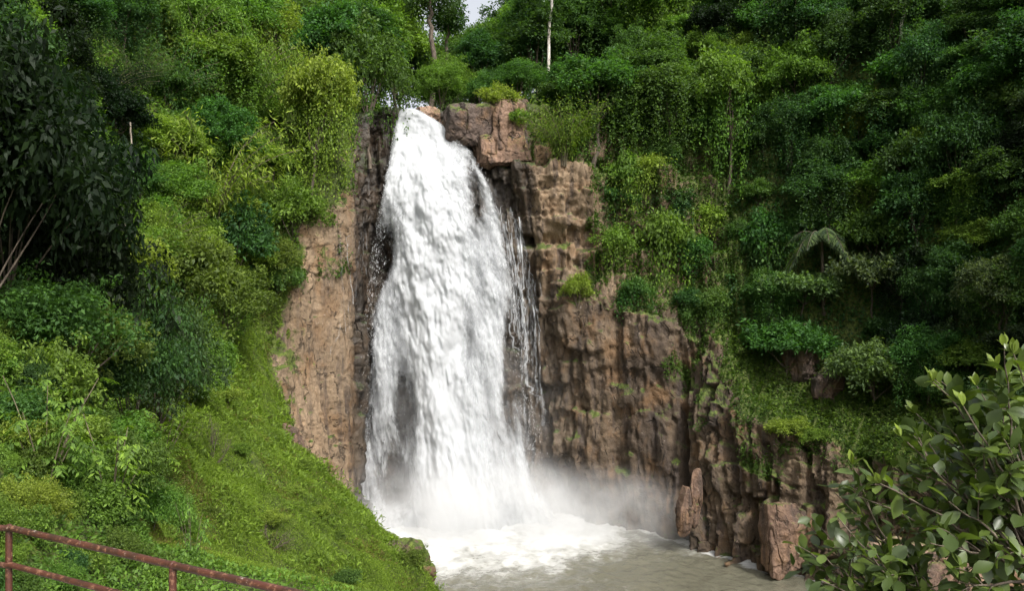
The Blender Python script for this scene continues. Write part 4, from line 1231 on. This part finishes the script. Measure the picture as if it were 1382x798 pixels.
c1 = P(388, 799, 6.5 * (713 - CY) / (799 - CY))       # same height where it leaves the frame
dirv = unit(c1 - c0); c1 = c0 + dirv * 4.6
cl_ = c0 + unit(np.array([-1.0, -.12, 0.0])) * 2.2
rail = empty('railing', Vector(c0))
def pipe(name, pts, rad):
    g = Geo(); g.tube(np.array(pts) - c0, rad, 14)
    return link(name, g.build(name, M_rust), rail)
pr = .026
pipe('top_rail', [cl_, c0 - dirv * 0 + (cl_ - c0) * .03, c0 + dirv * .05, c0 + (c1 - c0) * .5, c1], pr)
dz = np.array([0, 0, .30])
pipe('mid_rail', [cl_ - dz, c0 - dz + (cl_ - c0) * .03, c0 - dz + dirv * .05, c0 - dz + (c1 - c0) * .5, c1 - dz], pr * .92)
for p in (c0, c0 + dirv * np.linalg.norm(P(232, 764, 6.5 * (713 - CY) / (764 - CY)) - c0), c0 + dirv * 4.4, cl_ * .98 + c0 * .02):
    pipe('post', [p + np.array([0, 0, -.005]), p - np.array([0, 0, 1.12])], pr)
for p in (c0, c0 - dz, c0 + dirv * np.linalg.norm(P(232, 764, 6.5 * (713 - CY) / (764 - CY)) - c0)):      # weld beads at the joints
    g = Geo(); t_ = np.linspace(0, np.pi, 7)
    g.tube(p - c0 + np.stack([0 * t_, 0 * t_, -np.cos(t_) * pr * 1.22], 1), np.maximum(np.sin(t_), .05) * pr * 1.22, 12)
    link('weld', g.build('weld', M_rust), rail)
tag(rail, 'rusty red-brown pipe railing with two rails at the viewing platform', 'railing')

# ------------------------------------------------------------------ the bush close to the camera on the right
def near_bush():
    r = np.random.default_rng(77)
    root = P(1345, 1010, 5.2); gq = cast_down(root[0], root[1]); root[2] = gq[2] - .1
    o = empty('leafy_bush', Vector(root)); g = Geo(); lv = Leaves(); tips = Leaves()
    ends = [(1372, 478, 4.9, 1), (1345, 500, 5.3, 1), (1262, 515, 5.5, 1), (1300, 548, 5.0, 1), (1335, 560, 5.6, 0), (1215, 590, 5.4, 1), (1265, 600, 5.9, 1), (1310, 625, 5.2, 0), (1362, 610, 5.0, 0),
            (1152, 628, 5.6, 1), (1185, 650, 5.2, 1), (1232, 662, 5.7, 1), (1282, 680, 5.0, 0), (1338, 680, 5.6, 0), (1130, 700, 5.3, 0), (1165, 705, 5.8, 1), (1205, 715, 5.4, 0), (1255, 735, 5.0, 0),
            (1305, 742, 5.5, 0), (1352, 745, 5.0, 0), (1088, 752, 5.5, 1), (1112, 782, 5.1, 0), (1150, 775, 5.6, 0), (1225, 785, 5.3, 0), (1285, 790, 5.1, 0), (1390, 545, 5.5, 0), (1395, 660, 5.3, 0),
            (1410, 500, 5.7, 1), (1420, 590, 5.2, 0), (1425, 720, 5.4, 0), (1085, 800, 5.4, 0), (1340, 800, 5.2, 0), (1195, 690, 6.1, 1), (1070, 765, 5.6, 0), (1095, 715, 5.8, 1), (1140, 745, 5.9, 0), (1180, 745, 5.0, 0), (1240, 700, 6.0, 0), (1320, 590, 5.8, 0), (1270, 650, 6.2, 0), (1375, 560, 6.0, 0), (1330, 715, 6.2, 0), (1352, 468, 5.2, 1), (1318, 520, 5.6, 1), (1290, 530, 5.8, 0), (1385, 500, 5.3, 0), (1240, 560, 5.7, 1), (1250, 630, 5.3, 0), (1075, 735, 5.5, 0), (1120, 660, 5.7, 0), (1160, 670, 5.4, 0), (1205, 630, 5.8, 0), (1110, 750, 5.3, 0), (1295, 650, 5.5, 0), (1205, 760, 6.0, 0), (1130, 800, 5.7, 0), (1290, 585, 6.2, 1)]
    forks = [P(1330, 870, 5.2), P(1375, 840, 5.5), P(1270, 880, 5.3), P(1400, 780, 5.2)]
    for f in forks:
        s = np.linspace(0, 1, 8)[:, None]
        g.tube(((1 - s) * root + s * f + np.sin(s * 3.1) * np.array([.05, .03, 0])) - root, np.linspace(.03, .017, 8), 7, False)
    for (ex, ey, eY, young) in ends:
        e = P(ex, ey, eY)
        f = min(forks, key=lambda q: np.linalg.norm(q - e) + r.uniform(0, .2))
        mid = f * .45 + e * .55 + np.array([r.normal(0, .06) + .10, r.normal(0, .08), .02 - .06 * (ex < 1200)])
        s = np.linspace(0, 1, 12)[:, None]
        br = (1 - s) ** 2 * f + 2 * s * (1 - s) * mid + s ** 2 * e + r.normal(0, .008, (12, 3))
        g.tube(br - root, np.linspace(.013, .0035, 12), 6, False)
        tw = [br]
        for q in range(3 if ex > 1120 else 2):
            i0 = r.integers(4, 10); p0_ = br[i0]
            dd = unit(br[-1] - br[4]) + r.normal(size=3) * .55
            q1 = p0_ + unit(dd) * r.uniform(.16, .36)
            sg = p0_ + (q1 - p0_) * np.linspace(0, 1, 6)[:, None] + np.array([0, 0, .03]) * np.sin(np.linspace(0, 3.1, 6))[:, None]
            g.tube(sg - root, np.linspace(.006, .002, 6), 5, False); tw.append(sg)
        for ti, t in enumerate(tw):
            m = 11 if ti == 0 else 6
            u = np.linspace(.40 if ti == 0 else .25, 1.0, m)
            ss = np.linspace(0, 1, len(t))
            c = np.stack([np.interp(u, ss, t[:, j]) for j in range(3)], 1)
            ax = unit(t[-1] - t[-3])
            ang = np.arange(m) * 2.4 + r.uniform(0, 6)
            b1 = unit(np.cross(ax, [0.2, .3, .9])); b2 = np.cross(ax, b1)
            out = b1 * np.cos(ang)[:, None] + b2 * np.sin(ang)[:, None]
            d = unit(out * .85 + ax * .55 + np.array([0, 0, .12]) + r.normal(size=(m, 3)) * .18)
            nr = unit(np.cross(np.cross(d, np.array([0, 0, 1.0]) + r.normal(size=(m, 3)) * .35), d))
            L = r.uniform(.10, .20, m) * (1 - .25 * u)
            lv.add(c - root, d, nr, L, L * r.uniform(.50, .64, m), r, tone=r.random(m) ** 1.8 * .8, fine=True)
        if young:
            m = 4; d = unit(unit(br[-1] - br[-4]) * .8 + np.array([0, 0, .7]) + r.normal(size=(m, 3)) * .3)
            tips.add(np.repeat((br[-1] - root)[None], m, 0), d, unit(r.normal(size=(m, 3)) + np.array([0, -1.0, .2])), r.uniform(.07, .12, m), .042 * np.ones(m), r, tone=r.uniform(.3, 1, m), fine=True)
    link('stem', g.build('stem', M_bark), o)
    link('foliage', lv.build('foliage', M_leaf_gloss), o, (.074, .122, .026))
    yl = link('young_leaves', tips.build('young_leaves', M_leaf_gloss), o, (.115, .165, .03)); yl['label'] = 'upright yellow-green young leaves at the tips'
    tag(o, 'bush with glossy oval leaves close up in the lower right corner', 'bush')
near_bush()
print('fillers', n_fill, 'objects', len(bpy.data.objects))
